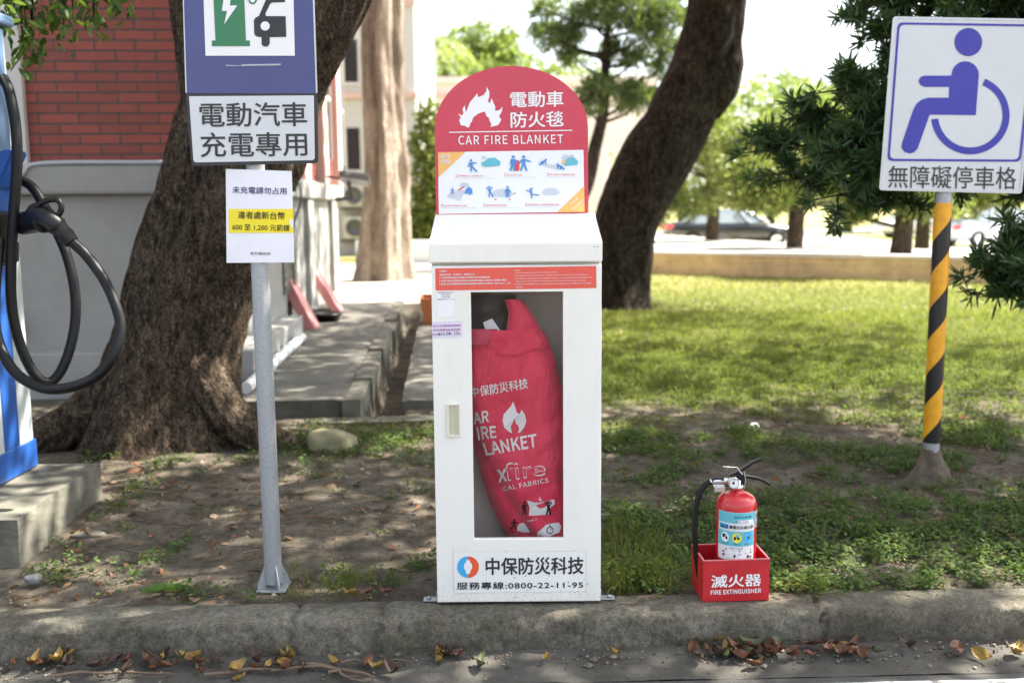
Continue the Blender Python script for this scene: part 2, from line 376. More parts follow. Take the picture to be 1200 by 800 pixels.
        nt.links.new(mixc(nt, .8 if crack > .5 else .2, c, pl, 'MULTIPLY'), b.inputs['Base Color']); ck = mixc(nt, .6, ck, pl, 'MULTIPLY')
        ma = nt.nodes.new('ShaderNodeMath'); ma.operation = 'ADD'; nt.links.new(n1, ma.inputs[0]); nt.links.new(ck, ma.inputs[1])
        bump(nt, b, ma.outputs[0], 1.0, .05); return m
    M['bark'] = bark('rough_brown_bark', (.10, .075, .052), (.30, .222, .155), (.52, .41, .30))
    M['barkdark'] = bark('dark_grey_bark', (.042, .033, .025), (.10, .078, .06), (.17, .137, .108), .6)
    M['barkpale'] = bark('pale_peeling_bark', (.34, .23, .15), (.54, .44, .36), (.68, .62, .56), .3, (1, 1, .08), .3)
    M['leaf'] = leafmat('broad_leaves', [(.018, .05, .008), (.04, .09, .012), (.10, .18, .02)], .4)
    M['podo'] = leafmat('dark_needle_leaves', [(.02, .05, .022), (.04, .085, .032), (.075, .135, .045)], .22, .4, .4)
    M['pine'] = leafmat('pine_needles', [(.03, .055, .028), (.06, .095, .04), (.11, .14, .055)], .35)
    M['topiary'] = leafmat('clipped_foliage', [(.05, .09, .02), (.13, .17, .035), (.33, .32, .09)], .25)
    M['lime'] = leafmat('sunny_foliage', [(.09, .15, .035), (.17, .22, .06), (.26, .28, .09)], .45)
    M['weed'] = leafmat('weed_leaves', [(.045, .075, .014), (.085, .12, .024), (.15, .165, .04)], .35, .7, .12)
    M['grass'] = leafmat('grass_blades', [(.09, .105, .02), (.15, .165, .032), (.23, .22, .06)], .4, .7, .12)
    M['litter'] = leafmat('dead_leaves', [(.06, .032, .018), (.11, .06, .034), (.19, .075, .034), (.20, .15, .10), (.13, .09, .055)], .1, .8, .2)
    M['dead1'] = mat('brown_dead_leaf', (.145, .058, .028), .6, var=.5, scale=30)
    M['dead2'] = mat('dark_dead_leaf', (.06, .032, .02), .6, var=.5, scale=30)
    M['dead3'] = mat('yellow_dead_leaf', (.30, .19, .04), .6, var=.4, scale=30)
    M['dead4'] = mat('olive_dead_leaf', (.09, .10, .04), .5, var=.4, scale=30)
    M['twig'] = mat('dry_twig', (.16, .11, .075), .9, var=.4, scale=40)
    M['stone'] = mat('field_stone', (.15, .135, .105), .9, var=.35, scale=7, bumps=.4, bscale=30)
build_mats()

# ------------------------------------------------------------------ setting: ground, kerb, road
KS = .0295                                          # the kerb runs very slightly away to the right
def kerb_front(x): return 3.492+KS*x
BO = Vector((-2.05, 7.35, 0)); BD = Vector((-.0664, .9978, 0)); BT = Vector((.9978, .0664, 0))   # axis of the building's long side
BANG = math.atan2(.0664, .9978)
BM = Matrix.Translation(BO) @ Matrix.Rotation(BANG, 4, 'Z')     # local: x away from the wall, y along it
def bl(x, y, z=0): return BM @ Vector((x, y, z))
def ground_z(x, y):
    x = np.asarray(x, float); y = np.asarray(y, float)
    z = (fbm(x*1.3, y*1.3, 3, 4)-.5)*.05+(fbm(x*9, y*9, 8, 4)-.5)*.034
    z = z*sstep(0, .35, y-kerb_front(x)-.2)
    z = z-.015+.02*sstep(3.9, 5, y)
    rx = (x-BO.x)*BT.x+(y-BO.y)*BT.y; ry = (x-BO.x)*BD.x+(y-BO.y)*BD.y
    ch = sstep(.93, .98, rx)*(1-sstep(1.19, 1.24, rx))*sstep(-.33, -.28, ry)*(1-sstep(6.6, 6.8, ry))
    z = z*(1-.8*sstep(6.8, 7.2, y)*(x < .2))-.27*ch
    return z-.27*sstep(26, 30, y)*sstep(3, 6, x)
def axis(segs):
    a = [segs[0][0]]
    for lo, hi, st in segs: a += list(np.arange(lo, hi, st))[1:]+[hi]
    return np.array(sorted(set(np.round(a, 4))))
def grid_obj(name, xs, v, yfun, zfun, m):
    X, V = np.meshgrid(xs, v); Y = yfun(X, V); Z = zfun(X, Y)
    nx, ny = len(xs), len(v); i = np.arange(nx*ny).reshape(ny, nx)
    Q = np.stack([i[:-1, :-1], i[:-1, 1:], i[1:, 1:], i[1:, :-1]], -1).reshape(-1, 4)
    return bulk(name, np.stack([X, Y, Z], -1).reshape(-1, 3), Q, m, smooth=True)
# soil / lawn material
m, nt, b = new_mat('soil_and_turf'); tc = node(nt, 'ShaderNodeTexCoord'); sp = node(nt, 'ShaderNodeSeparateXYZ'); nt.links.new(tc.outputs['Object'], sp.inputs[0])
n1 = noise_n(nt, 1.1, 7, .65); n2 = noise_n(nt, 26, 8, .75); n3 = noise_n(nt, 5, 7, .7); n4 = noise_n(nt, 120, 4, .8)
soil = ramp(nt, n3, [(.3, (.085, .070, .053)), (.5, (.19, .16, .123)), (.68, (.32, .275, .215))])
soil = mixc(nt, .6, soil, ramp(nt, n2, [(.3, (.42,)*3), (.62, (1.05,)*3)]), 'MULTIPLY')
turf0 = ramp(nt, n2, [(.3, (.045, .06, .014)), (.5, (.10, .12, .028)), (.7, (.18, .18, .055))])
turf = turf0
def lin(src, a, b_):
    mr = node(nt, 'ShaderNodeMapRange'); mr.inputs[1].default_value = a; mr.inputs[2].default_value = b_; mr.interpolation_type = 'SMOOTHSTEP'; nt.links.new(src, mr.inputs[0]); return mr.outputs[0]
gx = lin(sp.outputs[0], -.2, .8); gy = lin(sp.outputs[1], 5.2, 9.5)
far = lin(sp.outputs[1], 16, 20)
g = mth('MAXIMUM', mth('MULTIPLY', gx, mth('ADD', mth('MULTIPLY', gy, .62), .12)), mth('MULTIPLY', far, .8))
gm = lin(mth('ADD', g, mth('SUBTRACT', n1, .5)), .38, .6)
c = mixc(nt, gm, soil, mixc(nt, far, turf, (.27, .25, .10)))  # far turf tinted pale yellow to stand in for strong sunlight
nt.links.new(c, b.inputs['Base Color']); b.inputs['Roughness'].default_value = .97; b.inputs['Specular IOR Level'].default_value = .15
bump(nt, b, mth('ADD', n2, mth('MULTIPLY', n4, .6)), 1.0, .035); M['ground'] = m
xs = axis([(-400, -60, 40), (-60, -12, 4), (-12, -4, .4), (-4, 4, .028), (4, 12, .4), (12, 60, 4), (60, 400, 40)])
vs = axis([(0, 2.6, .028), (2.6, 6, .06), (6, 12, .25), (12, 40, 1.0), (40, 100, 6), (100, 700, 60)])
gr = struct(grid_obj('ground', xs, vs, lambda X, V: np.clip(kerb_front(np.clip(X, -30, 30)), 2.6, 4.4)+.17+V, ground_z, M['ground']))

def kerb_mesh():
    prof = [(.004, -.16), (.0, -.10), (.0, -.045), (.001, -.020), (.006, -.006), (.018, .0), (.06, .003), (.12, .003), (.17, .002), (.205, -.004), (.212, -.05)]
    xs = np.concatenate([np.arange(-14, -2.4, .1), np.arange(-2.4, 2.4, .012), np.arange(2.4, 14, .1)])
    V = []
    for j, (py, pz) in enumerate(prof):
        n = (fbm(xs*7+j*.37, np.full_like(xs, j*.9), 5, 5)-.5); n2 = (fbm(xs*1.5, np.full_like(xs, 3.0), 9, 3)-.5)
        edge = 1.0 if 2 <= j <= 5 else .35
        chip = np.clip(fbm(xs*6, np.full_like(xs, 7.), 21, 5)-.55, 0, 1)*.16*(1 if 3 <= j <= 5 else 0)
        gap = np.zeros_like(xs)
        for gxp, wd in ((-.505, .014), (-.82, .008), (1.15, .007), (-2.0, .008), (3.1, .01)):
            gap = np.maximum(gap, np.exp(-((xs-gxp-.012*np.sin(j*2.1+gxp*9))/wd)**2))
        y = kerb_front(xs)+py+n*.022*edge+(vnoise(xs*45, np.full_like(xs, j*1.7), 3)-.5)*.006+n2*.014+chip*.6+gap*.02*(j < 6)
        z = pz+n*.008*edge-chip*.5-gap*.022*(pz > -.04)+n2*.004
        V.append(np.stack([xs, y, z], -1))
    V = np.array(V); nx = len(xs); k = len(prof); i = np.arange(nx*k).reshape(k, nx)
    Q = np.stack([i[:-1, :-1], i[:-1, 1:], i[1:, 1:], i[1:, :-1]], -1).reshape(-1, 4)
    return bulk('kerb', V.reshape(-1, 3), Q, M['kerb'], smooth=True)
struct(kerb_mesh())
RZ = -.132
rx = axis([(-200, -10, 10), (-10, -2.5, .3), (-2.5, 2.5, .03), (2.5, 10, .3), (10, 200, 10)])
kf = lambda X: kerb_front(np.clip(X, -30, 30))
struct(grid_obj('gutter', rx, np.linspace(-.24, .03, 12), lambda X, V: kf(X)+V, lambda X, Y: RZ+.012*sstep(-.05, .02, Y-kf(X))+(fbm(X*8, Y*8, 2, 4)-.5)*.012, M['gutter']))
struct(grid_obj('road', rx, np.array(list(np.arange(-9, -.3, .5))+[-.236, -.20]), lambda X, V: kf(X)+V, lambda X, Y: RZ-.003-.02*(Y > kf(X)-.23), M['asphalt']))
struct(grid_obj('far_verge', axis([(-300, 300, 50)]), axis([(-300, -9, 30)]), lambda X, V: kf(X)+V, lambda X, Y: RZ-.02+0*X, M['ground']))
m, nt, b = new_mat('worn_road_paint'); n = noise_n(nt, 14, 7, .75)
nt.links.new(ramp(nt, n, [(.36, (.16, .155, .14)), (.46, (.62, .63, .63))]), b.inputs['Base Color']); b.inputs['Roughness'].default_value = .8; M['paint'] = m
struct(grid_obj('road_marking', axis([(.55, 14, .1)]), np.array([-.43, -.29]), lambda X, V: kf(X)+V, lambda X, Y: RZ+.002+0*X, M['paint']))

# ------------------------------------------------------------------ walkway and drain beside the building
def slab(name, x0, x1, y0, y1, z0, z1, m, n=40, wob=.006):
    """rough concrete slab in the building's frame"""
    ys = np.linspace(y0, y1, n); xs_ = np.linspace(x0, x1, 14); X, Y = np.meshgrid(xs_, ys)
    Z = z1+(fbm(X*4, Y*4, 31, 4)-.5)*wob*2; ed = ((X <= x0) | (X >= x1))
    X2 = X+ed*(fbm(X*3, Y*6, 37, 4)-.5)*wob*5; Z = Z-ed*.012
    V = np.stack([X2, Y, Z], -1).reshape(-1, 3); k = 14; i = np.arange(n*k).reshape(n, k)
    Q = np.stack([i[:-1, :-1], i[:-1, 1:], i[1:, 1:], i[1:, :-1]], -1).reshape(-1, 4).tolist()
    rim = list(i[0, :])+list(i[1:, -1])+list(i[-1, ::-1][1:])+list(i[::-1, 0][1:-1])
    lo = V[rim].copy(); lo[:, 2] = z0; o = len(V); V = np.concatenate([V, lo]); r = len(rim)
    Q += [[rim[a], o+a, o+(a+1) % r, rim[(a+1) % r]] for a in range(r)]
    V = [BM @ Vector(v) for v in V]
    return MB().add(V, Q).build(name, m)
M['walk'] = mat('stained_walkway_concrete', (.115, .108, .09), .9, var=.5, scale=3, bumps=.4, bscale=50)
M['walk2'] = mat('mossy_edging_concrete', (.12, .112, .085), .9, var=.5, scale=6, bumps=.5, bscale=40)
struct(slab('walkway', -.25, .80, -.32, 7.2, -.05, .13, M['walk']))
for k in range(9):
    y0 = -.36+k*.85; dz = [0, .012, -.01, .02, .0, -.015, .01, 0, .01][k]
    struct(slab('walkway_edging', .802, .94+[0, .015, -.01, .01, 0, .02, 0, .01, 0][k], y0, y0+.838, -.4, .135+dz, M['walk2'], 14, .008))
struct(slab('drain_cover', 1.215, 1.95, -.12, 6.9, -.4, .075, M['walk']))
struct(slab('drain_sill', .5, 2.3, -.56, -.375, -.2, .012, M['walk2'], 8, .008))

# ------------------------------------------------------------------ brick building on the left
def lbox(mb, a, b, bev=0): return mb.box(a, b, bev, BM)
B = empty('brick_building', bl(-2, 3), 'red brick building on a grey rendered base with pink pilasters along its long side', 'building')
def bpart(name, m, *boxes, bev=0, parent=None):
    mb = MB()
    for a, b in boxes: lbox(mb, a, b, bev)
    return mb.build(name, M[m], parent or B)
FY = .86                                                            # front face of the rendered base
bw = bpart('wall', 'brick', ((-8, FY+.02, 1.86), (-.27, 9.7, 9)))
# object-space for the brick pattern must follow the wall
bpart('base_wall', 'render', ((-8, FY, -.3), (-.25, 9.75, 1.62)))
led = MB(); lbox(led, (-8, FY-.10, 1.625), (-.15, 9.8, 1.857), .025); led.build('ledge', M['render'], B)
bpart('step', 'render', ((-8, .62, -.2), (0, .90, .37)), ((-.24, .905, -.2), (0, 2.3, .37)), ((-.24, 2.35, -.2), (-.02, 3.6, .33)), bev=.012)
bpart('pilaster', 'palewall', ((-2.06, FY-.04, 1.86), (-1.745, FY+.1, 9)))
for k in range(5):
    y = 1.2+k*2.05
    bpart('pilaster', 'pinkpil', ((-.40, y, 1.86), (-.16, y+.55, 9)))
    w_ = bpart('window', 'darkglass', ((-.30, y+.8, 2.3), (-.255, y+1.8, 4.3)))
    bpart('frame', 'palewall', ((-.262, y+.78, 2.27), (-.24, y+.82, 4.33)), ((-.262, y+1.78, 2.27), (-.24, y+1.82, 4.33)), ((-.262, y+.82, 3.2), (-.24, y+1.78, 3.25)), parent=w_)
vp = bpart('vent_panel', 'darkmetal', ((-.26, 3.75, .55), (-.225, 4.75, 1.22)))
bpart('slat', 'darkmetal', *[((-.224, 3.8, .6+.1*i), (-.215, 4.7, .63+.1*i)) for i in range(6)], parent=vp)
for y in (5.6, 8.4): bpart('corner_pilaster', 'render', ((-.25, y, .2), (-.18, y+.5, 1.62)))
cd = MB(); cd.tube(smooth_path([bl(-.10, 4.1, 1.9), bl(-.07, 4.12, 1.6), bl(-.19, 4.2, 1.2), bl(-.19, 4.25, .5)], 6), .014, 8)
cd.build('conduit', M['darkmetal'], B)
cd = MB()
for k in range(3): cd.tube(smooth_path([bl(-2.05-.06*k, FY-.03, 1.7), bl(-2.0-.055*k, FY-.03, 1.2), bl(-1.95-.05*k, FY-.035, .75), bl(-1.9-.06*k, FY-.05, .55), bl(-2.05-.07*k, FY-.06, .45)], 6), .016, 8)
cd.build('conduit', M['grey'], B)
cd = MB(); cd.tube(smooth_path([bl(-1.85, FY-.115, 1.62), bl(-1.75, FY-.115, 1.8), bl(-1.6, FY-.1, 1.872), bl(-.8, FY-.1, 1.875), bl(-.2, FY-.1, 1.875)], 8), .017, 8)
cd.build('conduit', M['grey'], B)
bpart('roof', 'pinkwall', ((-8.2, FY-.3, 9.0), (-.05, 9.9, 9.3)))

fl = empty('flood_lamp', bl(-.2, 8.6, 2.1), 'grey floodlight on a bracket above the white base wall ledge', 'lamp')
c0 = at(416, 209, 14.6)
Rm = Matrix.Translation(c0) @ Matrix.Rotation(rad(9), 4, 'Y') @ Matrix.Rotation(rad(-25), 4, 'X')
MB().box((-.22, -.12, -.05), (.22, .12, .05), .02, Rm).build('lamp_head', M['darkmetal'], fl)
MB().box((-.2, -.10, -.056), (.2, .10, -.0505), 0, Rm).build('lens', M['grey'], fl)
MB().tube([c0+Vector((-.1, 0, -.05)), c0+Vector((-.05, 0, -.28)), c0+Vector((-.3, .1, -.3))], .035, 8).build('bracket', M['darkmetal'], fl)
MB().tube([c0+Vector((-.2, 0, 0)), c0+Vector((-.42, .1, .03))], .02, 8).build('arm', M['darkmetal'], fl)

p_ = MB(); p_.tube([bl(.065, -.05, .178), bl(.06, 1.6, .178), bl(.065, 2.9, .176)], .045, 14); p_.tube([bl(.066, .86, .178), bl(.066, 1.0, .178)], .051, 14)
tag(p_.build('drain_pipe', mat('white_pvc', (.66, .68, .70), .35)), 'white plastic pipe lying along the foot of the building wall', 'pipe')
M['board'] = mat('red_board_pink_sheen', (.52, .20, .20), .4, var=.15, scale=8)  # red lightened to pink, the reflected sheen put into the colour
def leaning_board(px0, px1, wid, label):
    b0 = gnd(*px0, .135); t0 = at(*px1, b0.y+.15); ax = (t0-b0); n = ax.cross(BD).normalized()
    mb = MB(); q = [b0-BD*wid/2, b0+BD*wid/2, t0+BD*wid/2, t0-BD*wid/2]
    mb.prism(q, n*.11, .008)
    return tag(mb.build('red_board', M['board']), label, 'board', 'red boards leaning on the building')
leaning_board((372, 383), (339, 320), .42, 'pinkish red board leaning on the wall, nearer to the galvanised sign pole')
leaning_board((401, 363), (371, 316), .42, 'pinkish red board leaning on the wall, nearer to the pale peeling tree')
def bucket(p, r, h, name, label, cat):
    mb = MB(); mb.lathe([(0, 0), (r*.8, 0), (r, h), (r*1.07, h), (r*1.07, h-.03), (r*.95, h-.03), (r*.75, .02), (0, .02)], p, sides=20)
    return tag(mb.build(name, M['plastic']), label, cat)
bucket(gnd(384, 376, .132), .17, .10, 'plant_saucer', 'low black round tray on the walkway beside the red boards', 'tray')
for (u, v, lab) in ((338, 372, 'black bin against the white wall behind the nearer red board'), (371, 352, 'black bin against the white wall behind the farther red board')):
    p0 = gnd(u, v, .132); bucket(Vector((p0.x-.15, p0.y, .132)), .17, .5, 'black_bin', lab, 'bin')
pt = empty('planter_trough', bl(1.42, 5.0, .08), 'orange terracotta trough on the concrete slab behind the cabinet', 'planter')
mb = MB()
lo, hi = .13, .18
for sgn in (0,):
    a = [bl(1.42+sx*lo, 5.0+sy*.3, .085) for sx, sy in ((-1, -1), (1, -1), (1, 1), (-1, 1))]; c = [bl(1.42+sx*hi, 5.0+sy*.36, .40) for sx, sy in ((-1, -1), (1, -1), (1, 1), (-1, 1))]
    i_ = [bl(1.42+sx*(hi-.03), 5.0+sy*.33, .40) for sx, sy in ((-1, -1), (1, -1), (1, 1), (-1, 1))]; j_ = [bl(1.42+sx*(hi-.04), 5.0+sy*.32, .33) for sx, sy in ((-1, -1), (1, -1), (1, 1), (-1, 1))]
    mb.add(a+c+i_+j_, [(0, 1, 2, 3)]+[(k, (k+1) % 4, 4+(k+1) % 4, 4+k) for k in range(4)]+[(4+k, 4+(k+1) % 4, 8+(k+1) % 4, 8+k) for k in range(4)]+[(8+k, 8+(k+1) % 4, 12+(k+1) % 4, 12+k) for k in range(4)])
mb.build('trough', mat('terracotta', (.50, .17, .06), .7, var=.15), pt)
MB().add(j_, [(0, 1, 2, 3)]).build('soil', M['ground'], pt)

# ------------------------------------------------------------------ far buildings
def facade(name, x0, x1, y, h, label, wallm, rows, cols, wh, band=None):
    e = empty(name, ((x0+x1)/2, y, 0), label, 'building')
    MB().box((x0, y, -.5), (x1, y+8, h)).build('wall', M[wallm], e)
    MB().box((x0-.1, y-.15, h), (x1+.1, y+8.1, h+.3)).build('parapet', M[wallm], e)
    for r in rows:
        for cx in cols:
            wdw = MB().box((cx-wh[0]/2, y-.02, r), (cx+wh[0]/2, y+.05, r+wh[1])).build('window', M['darkglass'], e)
            f = MB(); f.box((cx-.04, y-.05, r), (cx+.04, y-.021, r+wh[1])); f.box((cx-wh[0]/2-.08, y-.06, r-.1), (cx+wh[0]/2+.08, y-.021, r-.002)); f.build('frame', M['palewall'], wdw)
    if band:
        mb = MB()
        for z in band: mb.box((x0-.05, y-.12, z), (x1+.05, y-.001, z+.18))
        mb.build('ledge', M['pinkpil'], e)
    return e
facade('annex_building', -9.5, -2.95, 32, 11, 'pale grey annex with dark windows behind the pale peeling tree', 'palewall', (2.7, 5.4, 8.2), (-8.4, -6.9, -5.2, -3.9), (.9, 1.3), (2.1, 4.9, 7.7))
facade('pink_building', -6.5, 6.6, 46, 7.0, 'long plain pale pink building beyond the cabinet sign board', 'pinkwall', (2.0,), (-5, -3.0), (1.2, 1.5), (6.4,))
def ac(z, label):
    e = empty('air_conditioner', (-5.0, 31.7, z), label, 'air conditioner', 'outdoor units on the annex')
    x0 = at(402, 240, 31.5).x
    MB().box((x0, 31.35, z), (x0+.86, 31.75, z+.68), .03).build('housing', M['palewall'], e)
    MB().lathe([(.0, 0), (.25, 0), (.25, -.03), (.27, -.03), (.27, .0)], (x0+.36, 31.34, z+.34), 'Y', 20).build('fan_grille', M['darkmetal'], e)
    MB().box((x0-.1, 31.4, z-.12), (x0+.95, 31.995, z-.02)).build('bracket', M['darkmetal'], e)
ac(.55, 'pale outdoor air conditioner beside the pale tree, lower of two'); ac(1.55, 'pale outdoor air conditioner beside the pale tree, upper of two')
lw = MB(); lw.box((-4.2, 27, -.2), (.5, 27.3, .62)); tag(lw.build('garden_wall', mat('whitewash', (.62, .66, .72), .8)), 'low pale garden wall between the pale tree and the cabinet', 'wall')

# ------------------------------------------------------------------ raised bed with stone wall on the right
rb = empty('raised_bed', (6, 21, 0), 'raised planting bed with tan stone retaining wall at the far edge of the lawn', 'raised bed')
M['tan'] = mat('tan_sandstone', (.64, .47, .27), .85, var=.3, scale=3, bumps=.2, bscale=20)
M['cap'] = mat('pale_coping', (.66, .60, .56), .8, var=.08); M['sand'] = mat('pale_gravel', (.60, .58, .53), .9, var=.15, scale=20)
fr_ = [(.4, 23.2), (3.18, 21.7), (8.05, 18.75), (13.5, 15.4), (22, 10.2)]; re_ = [(2.6, 40), (5.3, 34), (7.7, 23.6), (14.2, 17.2), (23, 12)]
for k in range(4):
    (x0, y0), (x1, y1) = fr_[k], fr_[k+1]; d = Vector((x1-x0, y1-y0, 0)).normalized(); nn = Vector((-d.y, d.x, 0))
    L = (Vector((x1, y1, 0))-Vector((x0, y0, 0))).length; n = max(2, int(L/2.4))
    wl = MB(); cp = MB()
    for r_ in range(3):
        for j in range(n):
            a = Vector((x0, y0, 0))+d*(L*j/n+.004); b_ = Vector((x0, y0, 0))+d*(L*(j+1)/n-.004)
            q = [a, b_, b_+nn*.28, a+nn*.28]; o_ = -nn*random.uniform(0, .01)
            wl.prism([p+o_+Vector((0, 0, -.3 if r_ == 0 else .148*r_+.0)) for p in q], Vector((0, 0, .445 if r_ == 0 else .144)))
    a = Vector((x0, y0, .446)); b_ = Vector((x1, y1, .446)); cp.prism([a-nn*.03, b_-nn*.03, b_+nn*.34, a+nn*.34], Vector((0, 0, .07)))
    wl.build('wall', M['tan'], rb); cp.build('coping', M['cap'], rb)
tp = MB(); tp.add([Vector((x+.15, y+.25, .45)) for x, y in fr_]+[Vector((x, y, .45)) for x, y in re_], [(k, k+1, 6+k, 5+k) for k in range(4)]); tp.build('gravel', M['sand'], rb)
rk = MB(); pp = [Vector((x, y, 0)) for x, y in re_]
for a, b_ in zip(pp, pp[1:]):
    d = (b_-a).normalized(); nn = Vector((-d.y, d.x, 0)); rk.prism([a+Vector((0, 0, -.3)), b_+Vector((0, 0, -.3)), b_+nn*.2+Vector((0, 0, -.3)), a+nn*.2+Vector((0, 0, -.3))], Vector((0, 0, .78)))
rk.build('rear_kerb', M['cap'], rb)
struct(MB().add([(3, 36, -.262), (60, 20, -.262), (90, 70, -.262), (3, 70, -.262)], [(0, 1, 2, 3)]).build('far_road', mat('pale_paving', (.42, .41, .39), .9)))
struct(MB().add([(-3.2, 14.6, .02), (2.0, 17.5, .012), (2.0, 26.8, .012), (-6, 26.8, .012), (-4.5, 17.4, .02)], [(0, 1, 2, 3, 4)]).build('path', mat('sandy_path', (.42, .38, .30), .95, var=.2)))

# ------------------------------------------------------------------ cars
def car(loc, rz, body, label, suv=False, L=4.8):
    e = empty('parked_car', loc, label, 'car', 'cars parked beyond the raised bed', rz)
    T = Matrix.Translation(loc) @ Matrix.Rotation(rz, 4, 'Z'); H = 1.68 if suv else 1.44
    # side outline stations along x (front at +x): lower, shoulder height, half width
    st = [(-L/2, .42, .62, .60), (-L/2+.05, .30, .95 if suv else .88, .78), (-L/2+.5, .24, 1.02 if suv else .97, .88), (-.9, .2, .98 if suv else .95, .91), (.5, .2, .95 if suv else .93, .91), (1.1, .2, .93 if suv else .9, .90), (L/2-.6, .24, .84 if suv else .78, .87), (L/2-.1, .30, .70 if suv else .64, .76), (L/2, .40, .58, .58)]
    V = []; k = 10
    for x, lo, sh, hw in st:
        for (fy, fz) in ((-.75, 0), (-.97, .25), (-1, .55), (-.985, .8), (-.9, .97), (.9, .97), (.985, .8), (1, .55), (.97, .25), (.75, 0)): V.append(T @ Vector((x, fy*hw, lo+(sh-lo)*fz+(.03 if abs(fy) == .9 else 0))))
    n = len(st); Fc = [(i*k+j, i*k+(j+1) % k, (i+1)*k+(j+1) % k, (i+1)*k+j) for i in range(n-1) for j in range(k)]+[tuple(range(k)), tuple(range((n-1)*k, n*k))[::-1]]
    MB().add(V, Fc, True).build('body', body, e)
    z0 = (1.0 if suv else .955); tailx = -L/2+(.25 if suv else .62)
    base = [(tailx, .80), (-.9, .86), (.5, .86), (1.25, .80)]; top = [(tailx+(.25 if suv else .75), .62), (-.75, .66), (.1, .66), (.42, .62)]
    gl = MB(); V = [T @ Vector((x, s*w_, z0-.03)) for s in (-1, 1) for x, w_ in base]+[T @ Vector((x, s*w_, H-.05)) for s in (-1, 1) for x, w_ in top]
    gl.add(V, [(i, i+1, 9+i, 8+i) for i in range(3)]+[(4+i, 5+i, 13+i, 12+i) for i in range(3)]+[(0, 4, 12, 8), (3, 7, 15, 11)]); gl.build('windows', M['carglass'], e)
    rf = MB(); rt = [T @ Vector((x*1.0, s*(w_+.012), H-.07+zz)) for zz in (0,) for s in (-1, 1) for x, w_ in [(top[0][0]-.12, .63)]+top[1:3]+[(top[3][0]+.1, .62)]]
    rc = [T @ Vector((x, s*(w_-.14), H)) for s in (-1, 1) for x, w_ in top]
    rf.add(rt+rc, [(i, i+1, 9+i, 8+i) for i in range(3)]+[(4+i, 5+i, 13+i, 12+i) for i in range(3)]+[(0, 4, 12, 8), (3, 7, 15, 11)]+[(8+i, 9+i, 13+i, 12+i) for i in range(3)], True)
    for s in (-1, 1):
        for (xa, wa), (xb, wb) in zip(base, [(top[0][0]-.05, .635), top[1], top[2], (top[3][0]+.06, .63)]):
            rf.tube([T @ Vector((xa, s*(wa+.01), z0-.04)), T @ Vector((xb, s*(wb+.01), H-.06))], .045, 6)
    rf.build('roof', body, e)
    for sx in (-L/2+.95, L/2-.95):
        for s in (-1, 1):
            ty = MB(); c_ = T @ Vector((sx, s*.80, .33))
            ty.lathe([(.20, -.1), (.31, -.1), (.33, -.07), (.33, .07), (.31, .1), (.20, .1)], (0, 0, 0), 'Y', 24); 
            ty.v = [tuple((Matrix.Translation(c_) @ Matrix.Rotation(rz, 4, 'Z')) @ Vector(v)) for v in ty.v]
            wh = ty.build('wheel', M['rubber'], e); rm = MB().lathe([(0, -.06), (.06, -.085), (.19, -.06), (.205, -.09), (.205, .09), (.19, .06), (0, .06)], (0, 0, 0), 'Y', 24)
            rm.v = [tuple((Matrix.Translation(c_) @ Matrix.Rotation(rz, 4, 'Z')) @ Vector(v)) for v in rm.v]; rm.build('rim', M['chrome'], wh)
    for s in (-1, 1):
        MB().box((-L/2-.0, s*.66-.14, .72), (-L/2+.28, s*.66+.14, .86), .03, T).build('tail_light', M['redprint'], e)
        MB().box((L/2-.32, s*.62-.16, .58), (L/2-.03, s*.62+.14, .70), .03, T).build('headlight', M['grey'], e)
        MB().box((.9, s*.98-.09, .95), (1.05, s*.98+.09, 1.08), .03, T).build('mirror', body, e)
cb = lambda n, c: mat(n, c, .25, var=.03, coat=1)
car((8.3, 38.0, -.10), 0, cb('black_car_paint', (.012, .014, .016)), 'black saloon car parked beyond the raised bed, left of the two trunks', L=5.0)
car((19.8, 41, -.262), rad(14), cb('silver_car_paint', (.55, .56, .60)), 'silver estate car parked beyond the raised bed, right of the striped pole', True)
car((21.2, 52, -.262), rad(180), cb('white_car_paint', (.75, .76, .78)), 'white car parked far behind, between the bed trunk and the striped pole', True, L=4.4)

